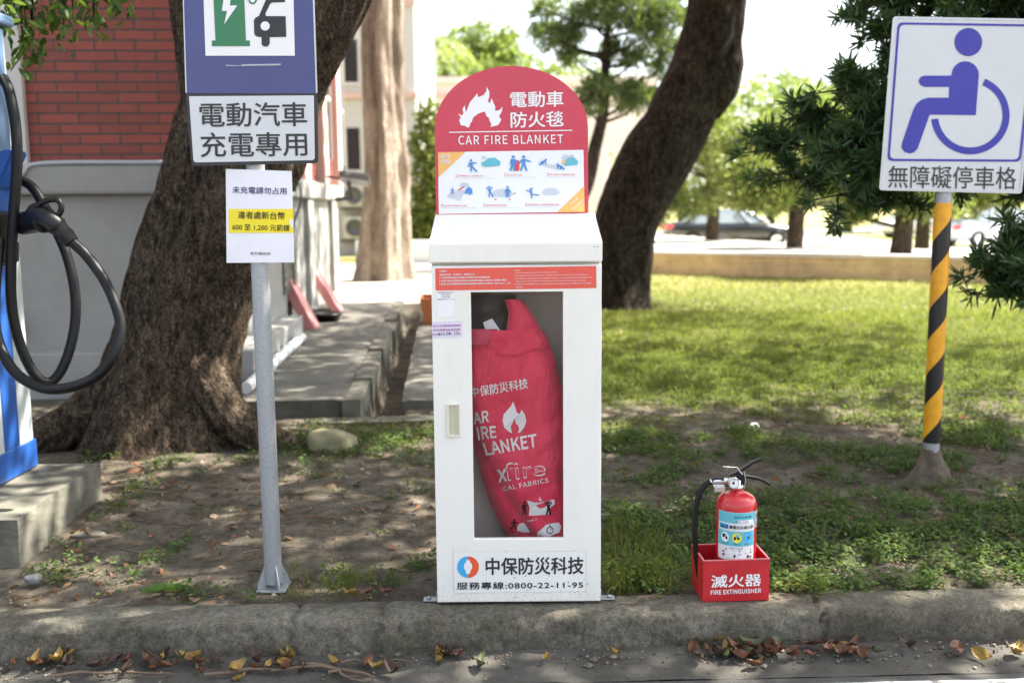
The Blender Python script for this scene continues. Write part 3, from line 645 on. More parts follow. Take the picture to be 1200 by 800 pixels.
# ------------------------------------------------------------------ trees
def bark_tube(mb, pts, radii, sides=72, step=.05, amp=.05, lobes=None, seed=0, ridge=9):
    """knobbly trunk: centre line pts, radii; lobes(h,theta)->factor"""
    path = smooth_path(pts, 12); m_ = len(path); src = np.linspace(0, 1, len(radii))
    seg = [0]
    for a, b_ in zip(path, path[1:]): seg.append(seg[-1]+(b_-a).length)
    n = max(4, int(seg[-1]/step)); out = []; V = []; ref = Vector((1, 0, 0))
    P = np.array([p[:] for p in path]); sg = np.array(seg); hs = np.linspace(0, seg[-1], n)
    C = np.stack([np.interp(hs, sg, P[:, i]) for i in range(3)], 1); Rr = np.interp(hs/seg[-1], src, radii)
    th = np.linspace(0, 2*math.pi, sides, endpoint=False)
    for i in range(n):
        t = Vector(C[min(i+1, n-1)]-C[max(i-1, 0)]).normalized(); a = (ref-t*ref.dot(t)).normalized(); b_ = t.cross(a)
        ct = np.cos(th); st_ = np.sin(th)
        nz = fbm(ct*ridge/3+seed+st_*1.7, st_*ridge/3+hs[i]*1.2, seed, 4)-.5
        rg = np.abs(vnoise(ct*ridge+7+seed, st_*ridge+hs[i]*2.2, seed+5)-.5)*2
        big = fbm(ct*1.2+seed*3, st_*1.2+hs[i]*.9, seed+9, 3)-.5
        r = Rr[i]*(1+big*.35+nz*amp*3)+(rg-.5)*amp*.5+(vnoise(ct*ridge*2.3+seed+st_*3, st_*ridge*2.3+hs[i]*7, seed+2)-.5)*amp*.3
        if lobes: r = r*lobes(hs[i], th)
        V.append(C[i]+np.outer(r*ct, a)+np.outer(r*st_, b_))
    V = np.concatenate(V); i = np.arange(n*sides).reshape(n, sides); j = np.roll(i, -1, 1)
    Q = np.stack([i[:-1], j[:-1], j[1:], i[1:]], -1).reshape(-1, 4)
    return mb.add([tuple(v) for v in V], Q.tolist(), True)
def crown_leaves(centres, n, L, W, flat=.75, prof=PROF2, up=.3, shell=.5):
    """leaves gathered in twig clusters through each blob (c, r)"""
    tot = sum(r**2 for c, r in centres); parts = []
    for c, r in centres:
        k = max(6, int(n*r*r/tot)); kc = max(3, k//12)
        d = unit(rng.normal(size=(kc, 3))); q = np.array(c)+d*(r*(shell+(1-shell)*rng.random(kc)**.6))[:, None]*np.array([1, 1, flat])
        pick = rng.integers(0, kc, k); p = q[pick]+rng.normal(size=(k, 3))*r*.13
        dr = unit(d[pick]+rng.normal(size=(k, 3))*.8+np.array([0, 0, up])); s = rng.uniform(.6, 1.2, k)
        parts.append(blades(p, dr, L*s, W*s, prof))
    return joinvq(parts)
def blob_set(c, r, n, br, flat=.6):
    out = []
    for _ in range(n):
        d = unit(rng.normal(size=(1, 3)))[0]; out.append((np.array(c)+d*r*rng.uniform(.25, 1)**.5*np.array([1, 1, flat]), br*rng.uniform(.7, 1.3)))
    return out
# --- big brown tree behind the charging sign
T1 = empty('large_tree', (-2.1, 6.35, 0), 'large leaning tree with rough brown bark behind the charging sign', 'tree')
mb = MB()
def lob(h, th):
    f = 1.0*np.exp(-h/.32); k = 0
    for a, wd, s in ((-0.25, .26, 1.5), (-.75, .3, .6), (-1.7, .35, .75), (-2.5, .3, .7), (3.05, .35, 1.35), (2.2, .3, .8), (1.2, .4, .8)):
        dd = (th-a+math.pi) % (2*math.pi)-math.pi; k = k+s*np.exp(-(dd/wd)**2)
    return 1+f*(.12+.62*k)+.05*np.sin(3*th+h*2)+.04*np.sin(5*th-h*3)
bark_tube(mb, [(-2.30, 6.4, -.15), (-2.29, 6.4, .1), (-2.24, 6.4, .45), (-2.08, 6.38, 1.0), (-1.87, 6.36, 1.45), (-1.66, 6.34, 1.9), (-1.50, 6.32, 2.3)], [.44, .42, .375, .36, .375, .42, .34], 110, .022, .055, lob, 3, 10)
bark_tube(mb, [(-1.64, 6.34, 1.7), (-1.43, 6.32, 2.3), (-1.17, 6.25, 2.72), (-.80, 6.2, 3.3), (-.3, 6.2, 4.2), (.3, 6.4, 5.4), (1.6, 7.2, 6.3)], [.30, .30, .245, .22, .19, .13, .07], 90, .025, .05, None, 8, 9)
bark_tube(mb, [(-1.72, 6.36, 1.55), (-1.74, 6.38, 2.2), (-1.80, 6.4, 2.7), (-1.95, 6.5, 3.5), (-2.5, 6.7, 5.0), (-2.6, 6.8, 6.2)], [.30, .29, .25, .21, .17, .10], 90, .025, .05, None, 14, 9)
for pts, rr in (([(-2.10, 6.35, .85), (-1.98, 6.24, .5), (-1.84, 6.17, .28), (-1.68, 6.14, .14), (-1.40, 6.16, -.02), (-1.15, 6.2, -.12)], [.10, .15, .14, .12, .09, .05]), ([(-2.3, 6.35, .7), (-2.68, 6.22, .25), (-3.0, 6.15, .06), (-3.4, 6.2, -.08)], [.12, .15, .12, .06])):
    bark_tube(mb, pts, rr, 48, .022, .035, None, int(rr[1]*100), 8)
tk = mb.build('trunk', M['bark'], T1, recalc=False)
cl = blob_set((-1.2, 6.4, 6.6), 3.6, 26, .9)+blob_set((.6, 6.0, 6.3), 2.0, 9, .8)+blob_set((2.2, 7.5, 6.5), 2.3, 16, .85)+blob_set((2.6, 4.9, 6.6), 2.1, 18, .8)+blob_set((5.2, 4.2, 6.8), 1.8, 14, .8)  # clusters out to the right are added, unseen, to shade the foreground
leafs = [crown_leaves(cl, 20000, .17, .085)]
# low bough of leaves hanging into the top left corner
br_ = MB(); tips = []
start = Vector((-2.35, 6.2, 4.3))
for (u, v, Y) in ((20, -10, 5.2), (60, 20, 5.3), (100, 5, 5.3), (140, 15, 5.4), (40, 75, 5.2), (10, 35, 5.1), (75, 45, 5.2), (120, -15, 5.3), (45, -40, 5.2), (90, -30, 5.3), (-20, 30, 5.1), (30, 30, 5.15), (110, 28, 5.3), (85, 10, 5.2), (28, 70, 5.1), (5, 5, 5.1), (148, -5, 5.4), (60, -5, 5.2)):
    e_ = at(u, v, Y); mid = Vector((e_.x-.1, e_.y+.25, e_.z+.45)); pth = smooth_path([start, Vector((-2.6, 5.8, 3.4)), mid, e_], 7)
    br_.tube(pth, list(np.linspace(.022, .003, len(pth))), 6)
    for q in pth[-12:]:
        for _ in range(7):
            tips.append((q+Vector(rng.normal(size=3))*.035, Vector((rng.normal()*.7, rng.normal()*.7, -.95+rng.normal()*.4))))
leafs.append(blades(np.array([t[0] for t in tips]), np.array([t[1] for t in tips]), rng.uniform(.05, .085, len(tips)), rng.uniform(.020, .032, len(tips)), PROF3, .12))
V, Q = joinvq(leafs); bulk('crown', V, Q, M['leaf'], T1)
br_.build('bough', M['barkdark'], T1)
# --- dark leaning tree right of the cabinet
T2 = empty('leaning_tree', (1.6, 14.6, 0), 'thick dark trunk leaning to the right behind the white cabinet', 'tree')
mb = MB()
lob2 = lambda h, th: 1+.55*np.exp(-h/.22)*(.4+.6*np.cos(3*th+1)**2)+.03*np.sin(4*th+h*3)
bark_tube(mb, [(1.52, 14.6, -.2), (1.55, 14.6, .2), (1.60, 14.6, .7), (1.70, 14.6, 1.3), (1.98, 14.6, 1.95), (2.36, 14.6, 2.6), (2.66, 14.6, 3.3), (2.86, 14.6, 3.9), (2.95, 14.6, 4.5), (3.1, 14.6, 6), (3.6, 14.6, 7.5)], [.42, .42, .46, .49, .48, .45, .43, .38, .33, .32, .25], 80, .05, .035, lob2, 21, 7)
bark_tube(mb, [(2.85, 14.5, 2.75), (3.05, 14.45, 3.3), (3.14, 14.4, 3.68), (3.24, 14.4, 3.90)], [.15, .27, .22, .04], 40, .04, .05, None, 25, 7)
mb.build('trunk', M['barkdark'], T2, recalc=False)
cl = blob_set((4.2, 13.5, 8.6), 4.8, 30, 1.25)+blob_set((6.5, 10.5, 7.0), 3.4, 18, 1.0)+blob_set((2.9, 11.2, 7.3), 2.7, 22, 1.0)  # last cluster is added out of view to shade the walkway
V, Q = crown_leaves(cl, 14000, .24, .12); bulk('crown', V, Q, M['leaf'], T2)
# --- pale peeling trunk
T3 = empty('pale_tree', (-2.6, 20.6, 0), 'tall pale fluted trunk with peeling bark standing past the walkway', 'tree')
mb = MB()
lob3 = lambda h, th: (1+.45*np.exp(-h/.5))*(1+.13*np.cos(5*th+.4)+.07*np.cos(9*th+1+h*.2))
bark_tube(mb, [(-2.62, 20.7, -.2), (-2.60, 20.7, .6), (-2.56, 20.7, 2), (-2.58, 20.7, 5), (-2.5, 20.7, 9), (-2.3, 20.7, 12)], [.47, .43, .41, .385, .35, .3], 90, .09, .02, lob3, 33, 5)
mb.build('trunk', M['barkpale'], T3, recalc=False)
V, Q = crown_leaves(blob_set((-5.0, 19.5, 13.5), 3.6, 22, 1.2), 6000, .28, .1); bulk('crown', V, Q, M['leaf'], T3)
# --- dark needle-leaved tree whose branches reach in from the right
T4 = empty('needle_leaved_tree', (5.4, 6.4, 0), 'dark evergreen with long narrow leaves reaching in beside the wheelchair sign', 'tree')
mb = MB(); bark_tube(mb, [(5.4, 6.4, -.1), (5.35, 6.4, 1.5), (5.45, 6.4, 3), (5.4, 6.4, 5), (5.4, 6.3, 6.5)], [.2, .17, .15, .11, .04], 32, .08, .03, None, 41, 6)
ros_p = []; ros_d = []
def branch(a, e, r0, twigs, sag=.1, spread=.3, up=.4):
    a = Vector(a); e = Vector(e); mid = a.lerp(e, .55)+Vector((0, 0, sag)); pth = smooth_path([a, mid, e], 10); mb.tube(pth, list(np.linspace(r0, .004, len(pth))), 7)
    L = (e-a).length; ax = (e-a).normalized()
    for i in range(int(twigs*2.1)):
        t = .30+.70*(i+rng.random())/int(twigs*2.1); q = pth[int(t*(len(pth)-1))]
        o = Vector((rng.normal()*.8, rng.normal()*1.0, rng.normal()*.5))*spread*(1.15-.6*t)+ax*spread*.5*rng.random(); tip = q+o
        if tip.y < 5.5 and tip.z > 1.42: tip.y = 5.5+.3*rng.random(); o = tip-q
        mb.tube([q, q.lerp(tip, .5)+Vector((0, 0, .02)), tip], [.006, .004, .002], 4, cap=False)
        for s in (.35, .6, .8, 1.0):
            ros_p.append(q.lerp(tip, s)); ros_d.append((o.normalized()+Vector((0, 0, up))).normalized())
    ros_p.append(e); ros_d.append(ax)
pod = [(868, 180, 5.7, 1.6, 14), (905, 168, 5.9, 1.7, 14), (900, 215, 5.9, 1.6, 13), (950, 235, 5.7, 1.55, 13), (985, 205, 5.5, 1.7, 16), (930, 140, 6.0, 2.0, 14), (955, 110, 5.8, 2.1, 16), (985, 150, 5.6, 2.0, 18), (1010, 235, 5.9, 1.6, 12), (990, 90, 6.0, 2.2, 18), (1010, 50, 5.9, 2.4, 18), (985, 20, 6.0, 2.6, 14), (1005, -5, 5.8, 2.7, 14), (1040, -30, 5.6, 2.8, 18), (1090, -20, 5.7, 2.8, 18), (1150, 5, 5.9, 2.7, 18), (1180, -25, 5.6, 2.8, 14), (1020, 120, 5.7, 2.1, 18), (1030, 180, 5.8, 1.9, 16), (1185, 232, 5.8, 1.8, 8), (1060, 205, 6.0, 1.8, 10), (1010, 190, 5.5, 1.8, 14), (960, 180, 5.5, 1.8, 14),
       (1128, 325, 5.5, 1.2, 10), (1150, 300, 5.5, 1.3, 14), (1180, 280, 5.6, 1.4, 16), (1165, 345, 5.4, 1.1, 14), (1195, 320, 5.3, 1.2, 16), (1205, 350, 5.3, 1.05, 12), (1140, 345, 5.6, 1.1, 8), (1215, 290, 5.5, 1.3, 14),
       (1080, 70, 6.2, 2.4, 18), (1120, 130, 6.3, 2.1, 18), (1160, 90, 6.2, 2.3, 18), (1230, 60, 6.1, 2.5, 14)]
for (u, v, Y, z0, tw) in pod:
    e_ = at(u, v, Y); branch((5.4, 6.4, min(max(z0+.35, .8), 5)), e_, .022, tw, .12, .26 if u < 1100 or v < 200 else .2)
for k in range(26):
    a = rng.uniform(0, 6.28); z = rng.uniform(3.8, 6.4); r_ = rng.uniform(1.4, 2.6)
    branch((5.4, 6.4, z-.4), (5.4+r_*math.cos(a), 6.4+r_*math.sin(a), z), .03, 14, .1, .45)
rp = np.array([p[:] for p in ros_p]); rd = np.array([d[:] for d in ros_d]); K = 30
ok = ~((rp[:, 1] < 5.42) & (rp[:, 2] > 1.42)); rp = rp[ok]; rd = rd[ok]
pp_ = np.repeat(rp, K, 0)+rng.normal(size=(len(rp)*K, 3))*.012; dd_ = unit(np.repeat(rd, K, 0)*.55+unit(rng.normal(size=(len(rp)*K, 3)))*1.0)
V, Q = blades(pp_, dd_, rng.uniform(.06, .115, len(pp_)), rng.uniform(.011, .017, len(pp_)), PROF3, .1)
mb.build('trunk', M['barkdark'], T4, recalc=False); bulk('crown', V, Q, M['podo'], T4)
# --- pine behind the cabinet
T5 = empty('pine_tree', (1.6, 25, 0), 'slender pine with dark crooked stem behind the red sign board', 'tree')
mb = MB(); px = [(655, 290), (672, 250), (688, 215), (697, 175), (707, 130), (709, 90), (711, 45), (716, 5), (718, -40)]
bark_tube(mb, [at(u, v, 25) for u, v in px], [.24, .21, .18, .16, .13, .11, .09, .06, .04], 24, .12, .03, None, 51, 5)
cl = []
for (u, v, r_, s) in ((655, 45, .55, .35), (640, 40, .4, .3), (690, 18, .6, .4), (735, 15, .7, .4), (760, 40, .55, .5), (775, 20, .6, .5), (720, 60, .45, .4), (745, 70, .4, .4), (700, 105, .5, .3), (735, 112, .6, .35), (755, 118, .45, .4), (690, 125, .35, .3), (785, 55, .45, .5), (670, 65, .35, .35), (715, -10, .7, .5), (770, -15, .7, .5), (640, 10, .4, .4), (780, 80, .4, .4)):
    c = at(u, v, 25+random.uniform(-.7, .7)); cl.append((np.array(c[:]), r_)); q = at(709, min(v+25, 180), 25); pth = smooth_path([q, q.lerp(c, .5)+Vector((0, 0, -.08)), c], 6); mb.tube(pth, list(np.linspace(.05, .015, len(pth))), 6)
mb.build('trunk', M['barkdark'], T5, recalc=False)
V, Q = crown_leaves(cl, 17000, .22, .04, .5, up=.5, shell=.2); bulk('crown', V, Q, M['pine'], T5)
# --- cloud-pruned trees on the raised bed and shrubs beyond
def cloud_tree(x, y, h, pads, label, mtl='topiary', z0=.49, tr=.19):
    e = empty('clipped_tree', (x, y, z0), label, 'tree', 'clipped trees'); mb = MB()
    bark_tube(mb, [(x, y, z0-.1), (x+.04, y, z0+h*.4), (x-.05, y, z0+h*.75), (x, y, z0+h)], [tr*1.15, tr, tr*.8, tr*.3], 24, .1, .04, None, int(x*7) % 90+2, 6)
    cl = []
    for (dx, dy, dz, r) in pads:
        cl.append((np.array((x+dx, y+dy, z0+dz)), r)); mb.tube(smooth_path([(x, y, z0+dz*.8-.1), (x+dx*.6, y+dy*.6, z0+dz-.1), (x+dx, y+dy, z0+dz)], 5), .045, 6)
    mb.build('trunk', M['bark'], e, recalc=False)
    V, Q = crown_leaves(cl, 22000, .12, .07, .36, shell=.3, up=.6); bulk('crown', V, Q, M[mtl], e)
def pads(n, rx_, z0, z1, r):
    return [(random.uniform(-rx_, rx_), random.uniform(-rx_*.6, rx_*.6), random.uniform(z0, z1), r*random.uniform(.7, 1.25)) for _ in range(n)]
cloud_tree(6.95, 24.5, 2.7, pads(10, 1.6, 1.1, 3.0, .75)+[(-1.3, .2, 1.25, .5), (1.3, 0, 1.15, .5)], 'clipped tree on the raised bed in front of the black car')
cloud_tree(8.15, 20.9, 2.6, pads(10, 1.6, 1.0, 2.9, .7)+[(.9, 0, 1.0, .5), (-1.0, .1, .75, .4)], 'clipped tree on the raised bed just left of the striped pole')
cloud_tree(6.0, 30, 3.4, pads(12, 2.2, 1.3, 3.9, .9), 'clipped tree behind the left end of the raised bed', z0=.2)
cloud_tree(12.3, 30, 3.4, pads(12, 2.4, 1.2, 3.9, .9), 'clipped tree behind the striped pole far across the road', z0=-.2)
def broad_tree(name, x, y, h, r, label, n=7000, mtl='lime', lw_=(.34, .2), grp='trees on the skyline', bl_=None, flat=.8, z0=0):
    e = empty(name, (x, y, z0), label, 'tree', grp); mb = MB()
    bark_tube(mb, [(x, y, z0-.4), (x+.1, y, z0+h*.4), (x-.1, y, z0+h*.8)], [.3, .22, .1], 18, .4, .03, None, 61, 5); mb.build('trunk', M['barkdark'], e, recalc=False)
    V, Q = crown_leaves(bl_ or blob_set((x, y, z0+h*.68), r, 20, r*.36, flat), n, lw_[0], lw_[1]); bulk('crown', V, Q, M[mtl], e)
broad_tree('broadleaf_tree', 9.5, 56, 7.0, 4.6, 'pale green tree on the skyline right of the leaning trunk', z0=-.3)
broad_tree('broadleaf_tree', 15.5, 60, 8.0, 5.0, 'pale green tree on the skyline above the black car', z0=-.3)
broad_tree('broadleaf_tree', 21.5, 64, 8.5, 5.2, 'pale green tree on the skyline left of the wheelchair sign', z0=-.3)
broad_tree('broadleaf_tree', 29, 64, 9.5, 5.5, 'pale green tree on the skyline behind the wheelchair sign', z0=-.3)
broad_tree('broadleaf_tree', 37, 66, 9.5, 5.5, 'pale green tree on the skyline at the right edge of the view', z0=-.3)
broad_tree('broadleaf_tree', 1.5, 62, 12.5, 4.2, 'pale green tree showing above the pink building left of the pine', z0=-.3)
broad_tree('broadleaf_tree', -2.2, 66, 14.5, 3.6, 'tall pale green tree above the pink building beside the palm', z0=-.3)
sh = [(np.array((-2.35+random.uniform(-.25, .25), 30, .4+4.1*i/16)), .62*(1-.6*(i/16)**3)) for i in range(17)]
broad_tree('columnar_shrub', -2.3, 30, 4.3, .7, 'tall narrow green shrub between the pale tree and the cabinet', 12000, 'topiary', (.15, .08), 'columnar shrubs', sh)
e = empty('palm_tree', (-4.6, 55, 0), 'palm with arching fronds above the pink building beside the pale tree', 'tree'); mb = MB()
bark_tube(mb, [(-4.6, 55, 0), (-4.6, 55, 5), (-4.55, 55, 10.2)], [.28, .24, .2], 16, .4, .02, None, 71, 4); mb.build('trunk', M['barkpale'], e, recalc=False)
P_ = []; D_ = []
for k in range(22):
    a = k*2.4; el = random.uniform(-.1, 1.2); pth = [Vector((-4.55+math.cos(a)*t*3.2*math.cos(el*.6), 55+math.sin(a)*t*3.2*math.cos(el*.6), 10.2+t*2.4*math.sin(el)-t*t*2.4)) for t in np.linspace(0, 1, 26)]
    for p, q in zip(pth, pth[1:]):
        d = (q-p).normalized(); s_ = d.cross(Vector((0, 0, 1))).normalized()
        for sg in (-1, 1): P_.append(p[:]); D_.append((d*.5+s_*sg-Vector((0, 0, .35)))[:])
V, Q = blades(np.array(P_), np.array(D_), .75, .09); bulk('crown', V, Q, M['lime'], e)

# ------------------------------------------------------------------ charging station at the left edge
M['chblue'] = mat('charger_steel_blue', (.115, .185, .30), .3, var=.08, coat=.3, scale=2)
M['chgrey'] = mat('charger_pale_grey', (.44, .47, .48), .35, var=.04, scale=2)
M['chroyal'] = mat('charger_royal_blue', (.018, .085, .33), .35, var=.06, scale=2)
mb = MB(); bm = bmesh.new(); bmesh.ops.create_cube(bm, size=1)
bmesh.ops.subdivide_edges(bm, edges=bm.edges[:], cuts=10, use_grid_fill=True)
for v in bm.verts: v.co = Vector((-2.69+v.co.x*1.15, 4.575+v.co.y*.93, .04+v.co.z*.32))
bm.transform(Matrix.Translation((-2.1, 4.1, 0)) @ Matrix.Rotation(rad(1.5), 4, 'Z') @ Matrix.Translation((2.1, -4.1, 0)))
for v in bm.verts: v.co += Vector((fbm(v.co.y*9, v.co.z*9, 4)-.5, fbm(v.co.x*9, v.co.z*9, 5)-.5, fbm(v.co.x*7, v.co.y*7, 6)-.5))*.02
mb.bm(bm); tag(mb.build('concrete_plinth', mat('plinth_concrete', (.135, .128, .10), .9, var=.6, scale=5, bumps=.5, bscale=45)), 'weathered concrete block under the charging station', 'plinth')
CH = empty('charging_station', (-2.75, 4.6, .2), 'tall blue and grey electric vehicle charging station with thick black cable', 'charging station')
X0 = -2.455                                                           # side that carries the cable
def cbox(name, m_, a, b_, bev=.006, parent=None): return MB().box(a, b_, bev).build(name, M[m_] if isinstance(m_, str) else m_, parent or CH)
cbox('body', 'chgrey', (-3.15, 4.06, .33), (X0, 5.0, 2.38), .012)
cbox('kick_plate', 'chroyal', (-3.158, 4.052, .203), (X0+.008, 5.008, .345), .006)
cbox('cap', 'chblue', (-3.19, 4.02, 2.385), (X0+.035, 5.04, 2.44), .015)
cbox('stripe', 'chroyal', (X0-.01, 4.70, .347), (X0+.004, 4.845, 1.45), .001)
cbox('upper_panel', 'chblue', (X0-.01, 4.08, 1.56), (X0+.012, 4.965, 2.375), .008)
cbox('middle_panel', 'chroyal', (X0-.01, 4.08, 1.33), (X0+.010, 4.80, 1.555), .006)
cbox('cable_recess', 'plastic', (X0+.006, 4.60, 1.90), (X0+.0145, 4.80, 2.22), .004)
sq = MB(); sq.lathe([(.0, 0), (.055, 0), (.055, .003), (0, .003)], (X0, 4.52, 1.10), 'X', 24); sq.build('emblem', M['yellow'], CH)
# holster with raised blue tongue
h = MB(); h.box((X0+.012, 4.50, 1.24), (X0+.10, 4.76, 1.62), .02)
q = [(X0+.02, 4.6, 1.60), (X0+.11, 4.6, 1.60), (X0+.20, 4.6, 1.77), (X0+.15, 4.6, 1.78), (X0+.10, 4.6, 1.74), (X0+.02, 4.6, 1.66)]
h.prism(q, (0, .14, 0), .008); hol = h.build('holster', M['chroyal'], CH)
MB().box((X0+.1005, 4.54, 1.26), (X0+.135, 4.72, 1.50), .015).build('socket', M['plastic'], hol)
# plug: nozzle, grip, guard loop
def pt_(u, v, Y): return at(u, v, Y)
pl = MB(); Yg = 4.50
pl.tube([pt_(26, 262, 4.62), pt_(44, 258, 4.56), pt_(52, 260, Yg)], [.052, .055, .05], 18)
pl.tube(smooth_path([pt_(42, 250, 4.55), pt_(56, 257, Yg), pt_(70, 268, Yg), pt_(80, 279, Yg)], 6), [.05]*6+[.044]*6+[.036]*7, 18)
pl.tube([pt_(76, 275, Yg), pt_(84, 284, Yg)], [.041, .033], 18)
plug = pl.build('charging_plug', M['plastic'], CH)
g_ = MB(); g_.tube(smooth_path([pt_(36, 248, Yg), pt_(48, 238, Yg), pt_(60, 234, Yg), pt_(68, 235, Yg), pt_(72, 242, Yg), pt_(70, 250, Yg), pt_(64, 254, Yg), pt_(56, 254, Yg)], 6), .013, 10); g_.build('trigger_guard', M['plastic'], plug)
cbl = MB(); cbl.tube(smooth_path([pt_(80, 280, Yg), pt_(100, 298, 4.5), pt_(122, 328, 4.48), pt_(137, 362, 4.45), pt_(141, 388, 4.43), pt_(133, 416, 4.4), pt_(115, 439, 4.38), pt_(85, 453, 4.36), pt_(52, 455, 4.36), pt_(22, 440, 4.38), pt_(4, 415, 4.42), pt_(-6, 380, 4.46), pt_(-5, 330, 4.5), pt_(0, 280, 4.55)], 8), .0235, 14)
cbl.build('cable', M['rubber'], CH)
cbl = MB(); cbl.tube(smooth_path([pt_(4, 92, 4.72), pt_(11, 108, 4.62), pt_(18, 145, 4.58), pt_(20, 190, 4.56), pt_(16, 250, 4.55), pt_(13, 310, 4.55), pt_(14, 360, 4.55), pt_(24, 405, 4.56), pt_(42, 440, 4.58), pt_(60, 447, 4.62), pt_(76, 425, 4.66), pt_(87, 385, 4.70), pt_(88, 345, 4.72), pt_(80, 305, 4.74), pt_(66, 270, 4.76), pt_(44, 228, 4.78), pt_(30, 214, 4.80), pt_(16, 212, 4.82)], 8), .0235, 14)
cbl.build('cable', M['rubber'], CH)
lk = MB(); lk.tube([pt_(21, 284, 4.8), pt_(21, 306, 4.8)], .006, 6); lk.build('hanger', M['plastic'], CH)

# ------------------------------------------------------------------ left sign: charging bays
YS = 3.80
LS = empty('charging_sign', (-.975, 3.80, 0), 'blue and white charging bay sign on a galvanised pole in front of the brown tree', 'sign')
pc = Vector((-.968, YS+.045, 0))
MB().tube([pc+Vector((0, 0, .012)), pc+Vector((-.001, 0, 1.2)), pc+Vector((-.004, 0, 2.62))], .0345, 28).build('pole', M['galv'], LS)
MB().lathe([(0, .0), (.034, .0), (.03, .012), (0, .016)], pc+Vector((-.004, 0, 2.62)), sides=24).build('pole_cap', M['plastic'], LS)
bp = MB().box(pc+Vector((-.058, -.058, -.012)), pc+Vector((.058, .058, -.004)), .002); bp.build('base_plate', M['galv'], LS)
for k in range(4):
    a = rad(45+90*k)-rad(12); d = Vector((math.cos(a), math.sin(a), 0)); t = Vector((-d.y, d.x, 0))*.0025
    MB().prism([pc+d*.033-t+Vector((0, 0, -.0035)), pc+d*.068-t+Vector((0, 0, -.0035)), pc+d*.064-t+Vector((0, 0, .018)), pc+d*.034-t+Vector((0, 0, .09))], t*2).build('gusset', M['galv'], LS)
def rounded(pts, r=3, n=5):
    out = []; k = len(pts)
    for i in range(k):
        p = Vector((*pts[i], 0)); a = Vector((*pts[i-1], 0)); b_ = Vector((*pts[(i+1) % k], 0))
        rr = r[i] if hasattr(r, '__len__') else r
        if rr == 0: out.append((p.x, p.y)); continue
        a = p+(a-p).normalized()*rr; b_ = p+(b_-p).normalized()*rr
        for j in range(n+1):
            t = j/n; q = a*(1-t)**2+p*2*t*(1-t)+b_*t*t; out.append((q.x, q.y))
    return out
def panel(name, pts, Y, th, m_, parent):
    mb = MB(); mb.prism([at(u, v, Y) for u, v in pts], (0, th, 0)); return mb.build(name, m_, parent)
P1 = plane(YS); P2 = plane(YS, .0015); P3 = plane(YS, .003)
up_ = panel('upper_panel', rounded([(211, -110), (363.5, -112), (371, 109.5), (217.6, 109.5)], [4, 4, 0, 0]), YS, .003, M['signblue'], LS)
panel('edge', [(211.2, -106), (212.2, -106), (218.8, 109), (217.4, 109)], YS-.0012, .006, M['alu'], up_)
panel('edge', [(363.1, -106), (364.5, -106), (371.8, 109), (370.2, 109)], YS-.0012, .006, M['alu'], up_)
s6 = dict(sc=6.6667, o=(200, 0))
p = Print(P2); p.poly([(235, -640), (945, -640), (970, 437), (272, 437)], **s6); p.build('pictogram_field', M['pw'], up_)
p = Print(P3); p.poly([(318, -380), (560, -380), (575, 0), (588, 318), (618, 318), (619, 362), (322, 362), (322, 318), (350, 318), (335, 0)], **s6)
p.ring(640, 4, 18, 32, 180, 360, 20, **s6); p.poly([(608, 4), (600, -200), (586, -200), (594, 4)], **s6); p.line([(672, 4), (668, -240)], 14, **s6)
p.build('pump_pictogram', M['green'], up_)
p = Print(plane(YS, .0045)); p.poly([(425, -90), (480, -90), (462, 45), (520, 45), (418, 192), (440, 88), (400, 88)], **s6); p.poly([(375, -330), (520, -330), (522, -200), (382, -200)], **s6); p.build('bolt_pictogram', M['pw'], up_)
p = Print(P3); p.poly([(745, 0), (775, -60), (890, -60), (893, 18), (790, 22), (775, 35), (738, 110), (745, 128), (898, 128), (903, 290), (775, 292), (772, 345), (757, 365), (727, 365), (711, 350), (710, 290), (680, 290), (660, 278), (652, 260), (650, 160), (662, 142), (690, 125)], **s6); p.build('car_pictogram', M['dgrey'], up_)
p = Print(plane(YS, .0045)); p.disc(738, 205, 36, **s6); p.build('headlamp_pictogram', M['pw'], up_)
p = Print(P2); p.poly([(428, 508), (545, 513), (560, 504), (860, 499), (863, 505), (845, 512), (560, 517), (430, 516)], **s6); p.build('scratch', M['grey'], up_)
lo_ = panel('lower_panel', rounded([(217.5, 110), (371.5, 109.5), (373.2, 191.5), (224.5, 194.5)], [0, 0, 5, 5]), YS, .003, M['dgrey'], LS)
p = Print(P2); p.poly(rounded([(221.5, 113), (367.8, 112), (369, 187.8), (226.8, 190.5)], [1, 1, 4, 4])); p.build('text_field', M['signwhite'], lo_)
s2 = dict(sc=2.6667, o=(200, 0)); p = Print(P3)
p.text('電動汽車', [(90, 322), (424, 320), (426, 394), (92, 397)], .012, **s2); p.text('充電專用', [(93, 415), (424, 413), (427, 487), (95, 492)], .012, **s2); p.build('lettering', M['dgrey'], lo_)
for z in (2.2, 1.95, 1.72): MB().box(pc+Vector((-.06, -.0415, z)), pc+Vector((.055, -.0355, z+.03)), .001).build('clamp', M['galv'], LS)
